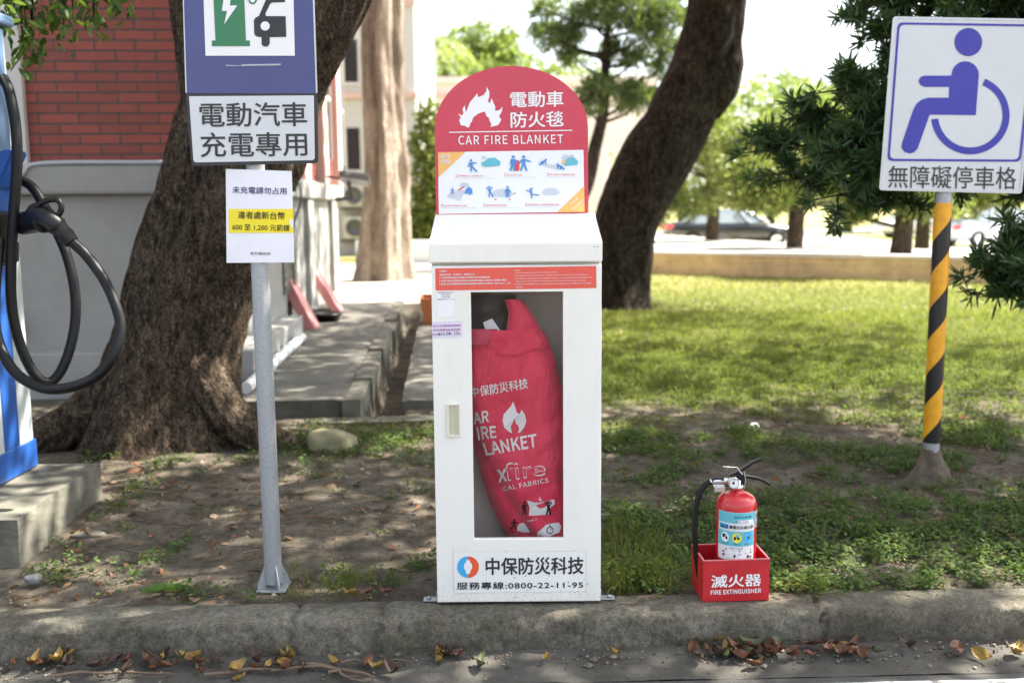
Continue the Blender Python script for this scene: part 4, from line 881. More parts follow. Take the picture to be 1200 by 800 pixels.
# laminated notice
NO = empty('paper_notice', at(304, 308, YS), 'laminated white paper notice with a yellow band taped to the galvanised pole', 'notice')
YN = YS+.004
mb = MB(); n = 16; A_ = [(264.5, 198), (342, 200.5), (345, 307.5), (265.5, 308)]
V = []
for j in range(n+1):
    for i in range(n+1):
        s, t = i/n, j/n; u = (A_[0][0]*(1-s)+A_[1][0]*s)*(1-t)+(A_[3][0]*(1-s)+A_[2][0]*s)*t; v = (A_[0][1]*(1-s)+A_[1][1]*s)*(1-t)+(A_[3][1]*(1-s)+A_[2][1]*s)*t
        V.append(at(u, v, YN+.012*(2*s-1)**2+.004*math.sin(5*t+2*s)*(2*s-1)**2))
def notice_map(lift):
    def f(u, v):
        s = (u-264.5)/78.5; t = (v-199)/109; return at(u, v, YN+.012*(2*s-1)**2+.004*math.sin(5*t+2*s)*(2*s-1)**2-lift)
    return f
k = n+1; mb.add(V, [(j*k+i, j*k+i+1, (j+1)*k+i+1, (j+1)*k+i) for j in range(n) for i in range(n)], True); sh_ = mb.build('sheet', M['paper'], NO)
p = Print(notice_map(.001))
for i in range(12): p.poly([(181+i*16.8, 653-.0*i), (181+(i+1)*16.8, 653), (181.5+(i+1)*16.8, 728), (181.5+i*16.8, 728)], **s2)
p.build('yellow_band', M['yellow'], NO)
p = Print(notice_map(.002)); p.text('未充電請勿占用', [(193, 582), (362, 587), (362, 608), (193, 604)], .01, **s2); p.build('lettering', M['inkblue'], NO)
p = Print(notice_map(.002)); p.text('違者處新台幣', [(210, 660), (357, 663), (357, 686), (210, 683)], .012, **s2); p.text('600 至 1,200 元罰鍰', [(193, 699), (372, 703), (372, 723), (193, 720)], .012, **s2); p.text('新竹縣政府', [(249, 787), (312, 788), (312, 798), (249, 797)], .0, **s2); p.build('lettering', M['black'], NO)
for u in (296, 313): MB().box(at(u-2, 201, YN+.002), at(u+2, 203, YN+.0015)).build('tape', M['clear'], NO)

# ------------------------------------------------------------------ right sign: accessible bay
YR = 5.197
RS = empty('wheelchair_sign', (2.254, 5.2, 0), 'white wheelchair parking sign on a black and yellow striped pole', 'sign')
pr = Vector((2.256, YR+.048, 0))
m, nt, b = new_mat('warning_stripes'); tc = node(nt, 'ShaderNodeTexCoord'); sp = node(nt, 'ShaderNodeSeparateXYZ'); mp = node(nt, 'ShaderNodeMapping'); mp.inputs['Location'].default_value = (-pr.x, -pr.y, 0)
nt.links.new(tc.outputs['Object'], mp.inputs[0]); nt.links.new(mp.outputs[0], sp.inputs[0])
an = mth('ARCTAN2', sp.outputs[1], sp.outputs[0])
f = mth('FRACT', mth('ADD', mth('SUBTRACT', mth('MULTIPLY', sp.outputs[2], 1/.352), mth('MULTIPLY', an, 1/(2*math.pi))), 10.30), 0)
g = mth('LESS_THAN', f, .47)
nz = ramp(nt, noise_n(nt, 25, 6), [(.35, (.75,)*3), (.6, (1,)*3)])
nt.links.new(mixc(nt, .6, mixc(nt, g, (.80, .37, .012), (.008, .008, .010)), nz, 'MULTIPLY'), b.inputs['Base Color']); b.inputs['Roughness'].default_value = .38; M['stripes'] = m
po = MB().tube([pr+Vector((0, 0, -.02)), pr+Vector((0, 0, 1.2)), pr+Vector((0, 0, 2.40))], .0415, 32).build('pole', M['galv'], RS)
MB().tube([pr+Vector((0, 0, .225)), pr+Vector((0, 0, 1.0)), pr+Vector((0, 0, 1.50))], .0445, 40).build('striped_sleeve', M['stripes'], RS)
mb = MB(); th = np.linspace(0, 2*math.pi, 40, endpoint=False)
pf = [(.17, -.06), (.135, .0), (.112, .035), (.092, .075), (.070, .115), (.054, .155), (.043, .19)]
V = []
for i, (r, z) in enumerate(pf):
    rr = r*(1+(fbm(np.cos(th)*2+i*.3, np.sin(th)*2, 12, 4)-.5)*(.9 if i < 5 else .2))
    V += [(pr.x+rr[k]*math.cos(th[k]), pr.y+rr[k]*math.sin(th[k])*.9, z) for k in range(40)]
mb.add(V, [(i*40+k, i*40+(k+1) % 40, (i+1)*40+(k+1) % 40, (i+1)*40+k) for i in range(len(pf)-1) for k in range(40)], True); mb.build('footing', mat('muddy_concrete', (.13, .102, .068), .95, var=.6, scale=14, bumps=.6, bscale=60), RS)
sR = dict(sc=3.3318, o=(980, 0))
full = rounded([(1046.7, 19.5), (1215, 22.5), (1197.5, 227), (1030.3, 223)], 4)
pn = panel('panel', full, YR, .004, M['signwhite'], RS)
rimo = full; c_ = (1122, 123)
p = Print(plane(YR, .004)); ins = [(c_[0]+(u-c_[0])*.972, c_[1]+(v-c_[1])*.978) for u, v in full]
for i in range(len(full)): j = (i+1) % len(full); p.poly([full[i], full[j], ins[j], ins[i]])
p.build('rim', M['alu'], pn)
bo = rounded([(240, 88), (778, 96), (721, 632), (199, 629)], 22, 6); cx_, cy_ = 485, 360
bi = [(cx_+(x-cx_)*.966, cy_+(y-cy_)*.968) for x, y in bo]; Q2 = plane(YR, .0025)
p = Print(Q2)
for i in range(len(bo)): j = (i+1) % len(bo); p.poly([bo[i], bo[j], bi[j], bi[i]], **sR)
p.build('border_line', M['accblue'], pn)
p = Print(Q2); p.disc(516, 165, 54, 55, 36, **sR)

leg = [(365, 448), (318, 580), (306, 594), (288, 600), (268, 594), (256, 580), (256, 562), (300, 432), (312, 408), (332, 390), (360, 382), (440, 382), (441, 340), (345, 340), (331, 334), (323, 322), (323, 312), (331, 300), (345, 296), (448, 296)]
tor = [(452+52+53*math.cos(a), 293-53*math.sin(a)) for a in np.linspace(math.pi*.98, 0, 16)]
p.poly(leg+tor+[(545, 450)], **sR)
p.ring(524, 450, 126, 153, 68, -174, 60, **sR); p.build('wheelchair_pictogram', M['accblue'], pn)
p = Print(Q2); p.text('無障礙停車格', [(205, 646), (705, 652), (702, 740), (202, 733)], .004, **sR); p.build('lettering', mat('print_brown_grey', (.035, .031, .028), .5), pn)
for z in (1.65, 2.2): MB().box(pr+Vector((-.07, -.0455, z)), pr+Vector((.07, -.0415, z+.04)), .001).build('clamp', M['galv'], RS)

# ------------------------------------------------------------------ fire blanket cabinet
YC = 3.617; XL, XR = -.294, .330; YB = 3.952
CB = empty('blanket_cabinet', (.018, 3.78, .005), 'white steel fire blanket cabinet with an arched red sign board standing on the kerb', 'cabinet')
def bx(name, m_, *boxes, bev=.002, parent=CB):
    mb = MB()
    for a, b_ in boxes: mb.box(a, b_, bev)
    return mb.build(name, M[m_], parent)
zb, zt = .012, 1.292
bx('body', 'white', ((XL, YC+.026, zb), (XL+.012, YB, zt)), ((XR-.012, YC+.026, zb), (XR, YB, zt)), ((XL+.0125, YB-.012, zb), (XR-.0125, YB, zt)), ((XL+.0125, YC+.026, zb), (XR-.0125, YB-.0125, zb+.014)), ((XL+.0125, YC+.026, zt-.012), (XR-.0125, YB-.0125, zt)))
bx('lining', 'inner_shade', ((XL+.0126, YB-.0160, zb+.0145), (XR-.0126, YB-.0126, zt-.0125)), ((XL+.0124, YC+.03, zb+.0145), (XL+.0150, YB-.0165, zt-.0125)), ((XR-.0150, YC+.03, zb+.0145), (XR-.0124, YB-.0165, zt-.0125)), bev=0)  # thin sheets over the body walls, coloured for the shade inside
WL, WR, WB, WT = at(553.5, 480, YC).x, at(660, 480, YC).x, at(608, 631, YC).z, at(605, 342, YC).z
DL, DR = XL+.002, XR-.002
mb = MB(); O = [(DL, zb+.002), (DR, zb+.002), (DR, zt-.004), (DL, zt-.004)]; I = [(WL, WB), (WR, WB), (WR, WT), (WL, WT)]
V = [(x, y, z) for y in (YC, YC+.022) for x, z in O+I]
mb.add(V, [(i, (i+1) % 4, 4+(i+1) % 4, 4+i) for i in range(4)]+[(8+i, 12+i, 12+(i+1) % 4, 8+(i+1) % 4) for i in range(4)]+[(i, 8+i, 8+(i+1) % 4, (i+1) % 4) for i in range(4)]+[(4+i, 4+(i+1) % 4, 12+(i+1) % 4, 12+i) for i in range(4)])
door = mb.build('door', M['white'], CB)
bv = door.modifiers.new('bevel', 'BEVEL'); bv.width = .0025; bv.segments = 2; bv.limit_method = 'ANGLE'
bx('window_pane', 'glass', ((WL-.008, YC+.0225, WB-.008), (WR+.008, YC+.0255, WT+.008)), bev=0, parent=door)
mb = MB(); prof = [(YC-.004, 1.302), (YC-.004, 1.368), (YC+.002, 1.374), (YB-.002, 1.474), (YB+.004, 1.474), (YB+.004, 1.294), (YC+.03, 1.294), (YC+.03, 1.302)]
mb.prism([(XL-.003, y, z) for y, z in prof], (XR-XL+.003, 0, 0), .002); mb.build('lid', M['white'], CB)
# handle: cream cup pull
s3 = dict(sc=3.0783, o=(490, 460)); PC = lambda l: plane(YC, l)
hx0, hx1, hz0, hz1 = at(490+101/3.078, 0, YC).x, at(490+152/3.078, 400, YC).x, at(520, 460+160/3.078, YC).z, at(520, 460+40/3.078, YC).z
hx0 = at(490+102/3.078, 490, YC).x; hx1 = at(490+152/3.078, 490, YC).x
M['cream'] = mat('cream_plastic', (.70, .68, .56), .45, var=.03)
M['cream_shade'] = mat('cream_plastic_shaded', (.52, .49, .36), .6, var=.03)  # darker copy of the cream, shade of the recess painted in
hd = bx('handle', 'cream', ((hx0, YC-.006, hz0), (hx0+.009, YC-.0005, hz1)), ((hx1-.005, YC-.006, hz0), (hx1, YC-.0005, hz1)), ((hx0+.0092, YC-.006, hz0), (hx1-.0052, YC-.0005, hz0+.008)), ((hx0+.0092, YC-.006, hz1-.006), (hx1-.0052, YC-.0005, hz1)), bev=.0015, parent=door)
pk = MB(); x0, x1, z0, z1 = hx0+.009, hx1-.005, hz0+.008, hz1-.006
pk.add([(x0, YC-.004, z0), (x1, YC-.004, z0), (x1, YC-.004, z1), (x0, YC-.004, z1), (x0+.002, YC-.0008, z0+.002), (x0+.02, YC-.0008, z0+.002), (x0+.02, YC-.0008, z1-.002), (x0+.002, YC-.0008, z1-.002)], [(0, 1, 5, 4), (1, 2, 6, 5), (2, 3, 7, 6), (3, 0, 4, 7), (4, 5, 6, 7)]); pk.build('finger_recess', M['cream_shade'], door)
for sx in (-1, 1):
    xx = XL if sx < 0 else XR
    f_ = MB(); f_.box((min(xx, xx+sx*.055), YC+.03, .0055), (max(xx, xx+sx*.055), YC+.07, .009), .001); f_.box((min(xx+sx*.001, xx+sx*.004), YC+.03, .0095), (max(xx+sx*.001, xx+sx*.004), YC+.07, .04), .001)
    f_.lathe([(0, 0), (.009, 0), (.009, .008), (0, .01)], (xx+sx*.035, YC+.05, .0095), sides=6); f_.build('foot_bracket', M['galv'], CB)
    bx('foot', 'plastic', ((xx-sx*.08-.02, YC+.05, .003), (xx-sx*.08+.02, YC+.30, .0118)), bev=0)
# red notice strip
s57 = dict(sc=5.7143, o=(500, 300))
p = Print(PC(.0012)); p.poly([(57, 83), (1135, 66), (1137, 214), (60, 231)], **s57); stp = p.build('notice_strip', M['strip'], door)
p = Print(PC(.0022))
def row(t, x0, y0, x1, y1, off=.01):
    k = -.0158; p.text(t, [(x0, y0+k*(x0-83)), (x1, y0+k*(x1-83)), (x1, y1+k*(x1-83)), (x0, y1+k*(x0-83))], off, **s57)
row('注意事項', 83, 96, 135, 108)
for i, (t, x1) in enumerate((('1.適用於燃油、混合動力、電動車火災', 322), ('2.本毯僅供緊急使用,平時請勿打開箱門,請保持箱體完整', 425), ('3.本毯可能引發緊急救援,使用前請先確認人員安全,並撥打電話', 535), ('4.若有任何問題請聯絡客服專線,感謝您的配合 0800-22-11-95', 560))): row(t, 83, 119+i*21, x1, 132+i*21, .014)
row('Notice', 587, 99, 628, 108)
for i, (t, x0, x1) in enumerate((('1.It can be used on fuel, hybrid, or electric car fires.', 587, 872), ('2.The blanket is only for emergency use. Please do not open the box in normal situation.', 587, 1085), ('3.The blanket could lead to an emergency rescue. You may be burned and need more', 587, 1108), ('space to set it down. Pull it over the whole burning vehicle.', 598, 1067), ('4.If there is any related issue, you can contact our customer service 0800-22-11-95. Please', 587, 1104), ('call first.', 598, 648))): row(t, x0, 116+i*19, x1, 126.5+i*19, .012)
p.build('lettering', M['pw'], stp)
# stickers left of the window
p = Print(PC(.0012)); p.poly([(64, 238), (186, 235), (188, 408), (66, 412)], **s57); st1 = p.build('white_sticker', M['pw'], door)
p = Print(PC(.002))
for i, (t, x0, x1) in enumerate((('掃描觀看使用影片', 75, 182), ('操作說明', 98, 158), ('更多資訊請洽', 98, 160), ('客服:0800-22-11-95', 70, 182))): p.text(t, (x0, 240+i*15, x1, 249+i*15), 0, **s57)
p.build('lettering', M['dgrey'], st1)
p = Print(PC(.0012)); p.poly([(38, 441), (240, 435), (236, 543), (40, 549)], **s57); st2 = p.build('lilac_sticker', mat('lilac_label', (.68, .64, .76), .5, var=.05), door)
p = Print(PC(.002))
for i, t in enumerate(('本火災專用設備請', '勿任意開啟或移動', '日期      年    月')): p.text(t, [(42, 460+i*28), (226, 456+i*28), (226, 470+i*28), (42, 475+i*28)], .005, **s57)
p.build('lettering', M['purple'], st2)
p = Print(PC(.0026)); p.text('115.04', [(80, 512), (160, 506), (160, 528), (80, 532)], .0, **s57); p.text('15', [(182, 506), (212, 504), (212, 526), (182, 528)], .0, **s57); p.build('handwriting', M['black'], st2)
# maker's plate at the bottom
p = Print(PC(.0010)); p.poly([(126, 572), (607, 570), (606, 716), (129, 722)], **s3); lb = p.build('phone_plate', mat('plate_white', (.80, .80, .77), .4, var=.02), door)
p = Print(PC(.0018))
for q in ([(126, 572), (607, 570), (607, 571.5), (126, 573.5)], [(129, 720.5), (606, 714.5), (606, 716), (129, 722)], [(126, 572), (128, 572), (131, 722), (129, 722)], [(605.5, 570), (607, 570), (606, 716), (604.5, 716)]): p.poly(q, **s3)
p.build('outline', mat('plate_edge', (.66, .66, .63), .5), lb)
p = Print(PC(.002)); p.poly([(180+39*math.cos(a), 628-39*math.sin(a)) for a in np.linspace(math.pi/2, 3*math.pi/2, 24)], **s3); p.build('logo_half', M['logoblue'], lb)
p = Print(PC(.002)); p.poly([(180+39*math.cos(a), 628-39*math.sin(a)) for a in np.linspace(-math.pi/2, math.pi/2, 24)], **s3); p.build('logo_half', mat('logo_red', (.78, .10, .03), .5, var=.03), lb)
p = Print(PC(.003)); p.poly([(174, 603), (186, 603), (187, 610), (194, 617), (195, 632), (189, 640), (188, 648), (184, 653), (176, 653), (172, 648), (171, 640), (165, 632), (166, 617), (173, 610)], **s3); p.build('logo_figure', M['pw'], lb)
p = Print(PC(.002)); p.text('中保防災科技', [(244, 595), (597, 592), (596, 652), (245, 656)], .026, **s3); p.text('服務專線:0800-22-11-95', [(140, 683), (595, 679), (595, 704), (141, 709)], .03, .12, **s3); p.build('lettering', M['dgrey'], lb)
# chips and grime spots
p = Print(PC(.0015))
for _ in range(26): u, v = random.uniform(590, 690), random.gauss(690, 7); p.disc(u, v, random.uniform(.25, .8), n=7)
for _ in range(14): u, v = random.uniform(515, 700), random.uniform(640, 706); p.disc(u, v, random.uniform(.2, .5), n=6)
p.build('paint_chip', M['dead2'], door)
for u, v, r_ in ((697, 289, .9), (700.5, 289.2, .9), (698, 296, .5), (530, 301, .4)): p = Print(plane(YC-.004, .0012)); p.disc(u, v, r_, r_*.6, 7); p.build('rust_spot', M['dead2'], CB)

# arched board
YH = 3.942
def arch(inset=0):
    b0 = [(511+inset, 251), (509.2+inset, 150)]; cxm = 599.3; rx_ = 89.8-inset; ry_ = 72.5-inset
    pts = [(cxm-rx_*math.cos(t)*(1), 150-ry_*math.sin(t)) for t in np.linspace(0, math.pi, 40)]
    return [(511+inset, 252)]+pts+[(689.5-inset, 250.5)]
hb = panel('header_board', arch(), YH, .008, M['redboard'], CB)
s4 = dict(sc=4.0, o=(480, 60)); H2 = plane(YH, .0012); H3 = plane(YH, .0024); H4 = plane(YH, .0036)
FL = [(282, 350), (276, 360), (258, 350), (240, 348), (232, 325), (240, 310), (227, 292), (245, 302), (253, 290), (247, 275), (258, 253), (264, 288), (274, 262), (283, 240), (300, 220), (312, 205), (318, 197), (320, 215), (330, 214), (348, 205), (360, 188), (361, 168), (373, 190), (374, 212), (367, 235), (377, 245), (384, 221), (392, 240), (402, 262), (400, 280), (420, 278), (435, 261), (432, 285), (419, 305), (430, 322), (415, 347), (395, 352), (378, 356), (384, 343), (375, 328), (372, 313), (360, 305), (352, 283), (330, 290), (312, 300), (298, 312), (292, 330), (284, 340)]
p = Print(H2); p.poly(FL, **s4); p.build('flame_pictogram', M['pw'], hb)
p = Print(H2); p.text('電動車', [(472, 192), (720, 188), (720, 260), (473, 264)], .018, **s4); p.text('防火毯', [(474, 286), (720, 282), (721, 354), (475, 359)], .018, **s4)
p.text('CAR FIRE BLANKET', [(228, 397), (719, 391), (720, 432), (230, 439)], .014, .06, **s4); p.line([(185, 381), (762, 371.5)], 4.5, **s4); p.build('lettering', M['pw'], hb)
p = Print(H2); p.poly([(133, 474), (815, 463), (820, 753), (137, 763)], **s4); ip = p.build('instruction_panel', mat('panel_white', (.76, .78, .80), .4, var=.02), hb)
p = Print(H3); p.poly([(133, 474), (262, 472), (135, 592)], **s4); p.build('orange_corner', M['orange'], ip); p = Print(H3); p.poly([(819, 632), (820, 753), (690, 756)], **s4); p.build('orange_corner', M['orange'], ip)
p = Print(H4); p.text('操作', (143, 482, 190, 503), .01, **s4); p.text('流程', (143, 507, 190, 528), .01, **s4); p.text('CAR FIRE', [(752, 712), (786, 684), (792, 692), (758, 720)], .01, **s4); p.text('BLANKET', [(760, 738), (812, 692), (817, 700), (765, 746)], .01, **s4); p.build('lettering', M['pw'], ip)
s63 = dict(sc=6.316, o=(510, 170))
class PS(Print):
    def poly(s, pts, sc=1, o=(0, 0)): return Print.poly(s, pts, 6.316, (510, 170))
    def text(s, t, q, off=0, gap=0): return Print.text(s, t, q, off, gap, 6.316, (510, 170))
blob = lambda cx, cy, a, b_, n=20, w=.12: [(cx+a*math.cos(t)*(1+w*math.sin(3*t)), cy+b_*math.sin(t)*(1+w*math.cos(2*t))) for t in np.linspace(0, 2*math.pi, n, endpoint=False)]
CAR = [(-70, 20), (-68, -2), (-45, -10), (-20, -32), (30, -36), (55, -18), (68, -10), (70, 15), (60, 24), (-40, 32)]
M['mist'] = mat('print_mist', (.52, .57, .64), .5, var=.05)
for nm, q in (('sheet_pictogram', [(790+x, 140+y) for x, y in [(30, 0), (120, 10), (150, 35), (110, 42), (20, 20)]]), ('sheet_pictogram', [(80, 385), (120, 350), (200, 330), (215, 350), (185, 412), (150, 402)]), ('covered_car_pictogram', blob(500, 355, 75, 34)), ('covered_car_pictogram', blob(855, 345, 62, 30)), ('smoke_pictogram', blob(360, 92, 18, 14)), ('smoke_pictogram', blob(965, 90, 30, 20)), ('smoke_pictogram', blob(1012, 84, 17, 14)), ('smoke_pictogram', blob(215, 295, 35, 20))):
    p = PS(H3); p.poly(q); p.build(nm, M['mist'], ip)
for q in ([(412+x, 130+y) for x, y in CAR], [(1000+x*.8, 125+y*.9) for x, y in CAR]):
    p = PS(H4); p.poly(q); p.build('car_pictogram', M['teal'], ip)
for a in ((265, 115, 96, ((-.2, .5), (.42, .2)), ((-.05, .9), (.42, .92)), -.05), (578, 88, 115, ((-.18, .5), (.25, .42)), ((-.2, .95), (.05, .95))), (655, 88, 115, ((-.3, .45), (.45, .32)), ((-.2, .95), (.2, .95))), (128, 322, 50, ((-.3, .4), (.3, .25)), ((-.3, .85), (.2, .9))),
          (400, 312, 82, ((-.28, .0), (.28, .0)), ((-.1, .95), (.3, .95)), -.08), (536, 312, 84, ((-.22, .5), (.25, .5)), ((-.12, .95), (.12, .95))), (704, 328, 76, ((-.4, .1), (.2, -.2)), ((-.0, .95), (.7, .6)), -.15)):
    p = PS(plane(YH, .0048)); person_pic(p, *a); p.build('person_pictogram', M['blueprint'], ip)
for (x, y, sg) in ((820, 108, -1), (905, 142, 1)):
    p = PS(plane(YH, .0048)); p.disc(x, y, 7, n=10); p.line([(x, y+8), (x+sg*28, y+18), (x+sg*50, y+40)], 14); p.line([(x, y+10), (x+sg*5, y+40)], 8); p.line([(x+sg*26, y+20), (x+sg*20, y+42)], 9); p.build('person_pictogram', M['blueprint'], ip)
p = PS(plane(YH, .0048)); p.poly([(215, 360), (225, 330), (248, 308), (272, 325), (276, 365), (262, 360), (255, 372), (240, 358)]); p.build('car_pictogram', M['blueprint'], ip)
p = PS(H4); p.poly([(588, 120), (592, 114), (618, 114), (623, 122), (622, 185), (612, 194), (596, 193), (588, 184)]); p.build('bag_pictogram', M['redprint'], ip)
p = PS(plane(YH, .0042)); p.poly(blob(950, 125, 14, 14)); p.build('flame_pictogram', M['orange'], ip)
for q, w_ in (([(170, 335), (215, 308)], 8), ([(438, 408), (455, 398)], 6), ([(545, 398), (560, 408)], 6), ([(580, 362), (598, 354)], 6)):
    p = PS(H4); p.line(q, w_); p.build('arrow_pictogram', M['redprint'], ip)
p = PS(H4)
cap = ((150, 214, '發現車輛起火,立即通知人員', 355, 'Notify people nearby when you find a vehicle on fire', 440), (509, 207, '取出防火毯', 640, 'Take the fire blanket out of the cabinet', 745), (825, 204, '兩人將防火毯攤開至車前', 1036, 'Two people unfold the blanket before the car', 1058), (43, 434, '拉起把手,覆蓋整台車輛', 236, 'Pull the handles and cover the whole vehicle', 308), (357, 431, '確認四周貼緊地面', 530, 'Make sure that all of the edges are touching the ground', 620), (668, 427, '靜置等候消防人員到場處理,請勿掀開', 916, 'Keep it still until the fire fighters arrive at the scene', 925))
for i, (x, y, t, x1, t2, x2) in enumerate(cap): p.text(str(i+1), (x, y, x+13, y+25), 0); p.text(t, (x+20, y+9, x1, y+21), 0)
p.build('lettering', M['redprint'], ip)
p = PS(H4)
for i, (x, y, t, x1, t2, x2) in enumerate(cap): p.text(t2, (x, y+28, x2, y+36), 0)
p.build('lettering', M['grey'], ip)

# ------------------------------------------------------------------ the red blanket bag inside
BG = empty('blanket_bag', (.06, 3.79, .06), 'folded red fire blanket bag with white print standing inside the cabinet', 'bag')
YF = 3.690
M['bag'] = None
m, nt, b = new_mat('red_nylon'); n = noise_n(nt, 7, 4); wv = noise_n(nt, 400, 2)
nt.links.new(ramp(nt, n, [(.3, (.72, .025, .075)), (.7, (.85, .045, .11))]), b.inputs['Base Color']); b.inputs['Roughness'].default_value = .5; bump(nt, b, mth('ADD', noise_n(nt, 12, 5, .6, stretch=(1, 1, .45)), mth('MULTIPLY', wv, .06)), .9, .035); b.inputs['Sheen Weight'].default_value = .2; M['bag'] = m
M['lining'] = mat('black_lining', (.025, .025, .03), .6, var=.3, bumps=.3, bscale=12)
FR = [(387, 540, 637), (400, 541, 643), (420, 541, 650), (440, 541, 655), (460, 541, 660), (480, 544, 664), (502, 556, 668), (534, 572, 670), (570, 589, 670), (597, 604, 670), (629, 625, 670), (645, 634, 670)]
BR = [(388, 540, 628), (400, 540, 640), (430, 540, 652), (480, 542, 666), (512, 553, 672), (534, 558, 672), (553, 563, 672), (575, 570, 672), (597, 578, 672), (619, 589, 672), (645, 604, 672)]
FP = [(351, 591, 611), (354, 592.5, 614), (366, 596, 623), (385, 593.5, 633), (400, 586.5, 642), (408, 580, 640), (416, 575.6, 615)]
def edges(R, v): vs_ = [r[0] for r in R]; return np.interp(v, vs_, [r[1] for r in R]), np.interp(v, vs_, [r[2] for r in R])
def bagY(R, y0, u, v, amp=.020, curl=.05):
    l, r = edges(R, v); s = min(1, max(0, (u-l)/(r-l))); e_ = abs(2*s-1)
    wr = (float(fbm(u/26.+v/60., v/34., 44, 3))-.5)*amp*2+.006*math.sin((u*.9-v*.45)/7.)*math.exp(-((v-450)/45)**2)+.005*abs(math.sin((u*.35+v*.9)/13.+2*float(vnoise(u/30., v/30., 6))))
    return y0+curl*e_**5-.012*math.sin(math.pi*s)+wr
def bag_sheet(R, y0, name, m_, parent, amp=.020, curl=.05, nu=40, nv=80):
    v0, v1 = R[0][0], R[-1][0]; V = []
    for j in range(nv+1):
        v = v0+(v1-v0)*j/nv; l, r = edges(R, v)
        for i in range(nu+1): u = l+(r-l)*i/nu; V.append(at(u, v, bagY(R, y0, u, v, amp, curl)))
    k = nu+1; return MB().add(V, [(j*k+i, j*k+i+1, (j+1)*k+i+1, (j+1)*k+i) for j in range(nv) for i in range(nu)], True).build(name, m_, parent)
fs = bag_sheet(FR, YF, 'front_fold', M['bag'], BG); bs_ = bag_sheet(BR, YF+.065, 'back_fold', M['bag'], BG, curl=.08)
bag_sheet([(345, 540, 606), (353, 540, 604), (365, 540, 602), (400, 540, 598), (415, 540, 590)], YF+.055, 'black_mouth', M['lining'], BG, .02)
fl_ = bag_sheet(FP, YF-.012, 'flap', M['bag'], BG, .006, .02)
cr_ = bag_sheet([(385.5, 540, 583), (398, 540, 581), (404, 540, 578)], YF-.008, 'collar', mat('red_webbing', (.55, .05, .10), .6), BG, .003, .015)
mb = MB(); s53 = (5.333, 540, 330)
def g3(x, y, Y): return at(x/5.333+540, y/5.333+330, Y)
mb.add([g3(140, 255, YF+.035), g3(195, 230, YF+.04), g3(252, 312, YF+.03), g3(243, 332, YF+.025), g3(155, 312, YF+.02)], [(0, 1, 2, 3, 4)]); mb.build('care_tag', M['pw'], BG)
FM = lambda u, v: at(u, v, bagY(FR, YF, u, v)-.0045)
FM2 = lambda u, v: at(u, v, bagY(FR, YF, u, v)-.0062)
BMm = lambda u, v: at(u, v, bagY(BR, YF+.065, u, v, .020, .08)-.0035)
s47 = dict(sc=4.7077, o=(540, 470)); s5 = dict(sc=5.333, o=(540, 330))
p = Print(FM); p.text('中保防災科技', [(58, 662), (415, 601), (422, 664), (65, 726)], .022, **s5)
p.text('AR', [(66, 66), (150, 51), (154, 112), (74, 126)], .05, **s47); p.text('IRE', [(86, 142), (193, 138), (196, 198), (98, 212)], .05, **s47); p.text('LANKET', [(121, 232), (415, 181), (420, 250), (142, 297)], .045, **s47)
p.text('x', [(200, 380), (250, 372), (254, 436), (210, 446)], .06, **s47); p.text('CAL FABRICS', [(232, 470), (480, 421), (485, 446), (238, 494)], .035, .06, **s47)
p.text('fire', [(240, 342), (460, 333), (468, 404), (252, 438)], .055, **s47)
p.poly([(288, 0), (300, 30), (308, 62), (325, 70), (335, 45), (355, 75), (362, 110), (350, 145), (330, 170), (315, 175), (322, 150), (315, 130), (303, 125), (298, 95), (285, 120), (275, 140), (280, 165), (285, 178), (262, 165), (240, 145), (230, 110), (235, 75), (255, 50), (278, 25)], **s47)
p.poly([(365, 545), (400, 556), (430, 558), (480, 545), (515, 540), (520, 565), (490, 590), (485, 625), (430, 628), (375, 630), (380, 590)], **s47); p.poly([(430, 540), (436, 525), (440, 538), (448, 545), (436, 552)], **s47)
p.poly([(420, 748), (422, 722), (445, 705), (470, 680), (505, 672), (540, 668), (556, 688), (545, 722), (500, 742), (470, 752)], **s47); p.text('Step 2', [(364, 656), (418, 642), (420, 656), (367, 670)], .02, **s47)
p.build('white_print', M['pw'], fs)
p = Print(FM2); p.text('fire', [(243, 348), (456, 339), (463, 400), (255, 433)], .012, **s47); p.build('letter_fill', M['bag'], fs)
p = Print(FM2); person_pic(p, 540+352/4.708, 470+558/4.708, 15, ((-.2, .5), (.3, .2))); person_pic(p, 540+484/4.708, 470+560/4.708, 15, ((-.3, -.1), (.25, -.1)))
p.ring(492, 710, 15, 20, 0, 360, 20, **s47); p.line([(492, 712), (500, 700)], 4, **s47); p.line([(492, 690), (492, 682)], 8, **s47); p.build('black_print', M['black'], fs)
p = Print(BMm); p.poly([(306, 700), (320, 678), (345, 668), (372, 690), (385, 722), (340, 722), (312, 712)], **s47); p.text('Step 3', [(265, 731), (315, 722), (317, 736), (268, 745)], .02, **s47); p.build('white_print', M['pw'], bs_)
p = Print(BMm); person_pic(p, 540+296/4.708, 470+652/4.708, 13, ((-.3, .4), (.3, .35)), ((-.35, .9), (.2, .95))); p.build('black_print', M['black'], bs_)

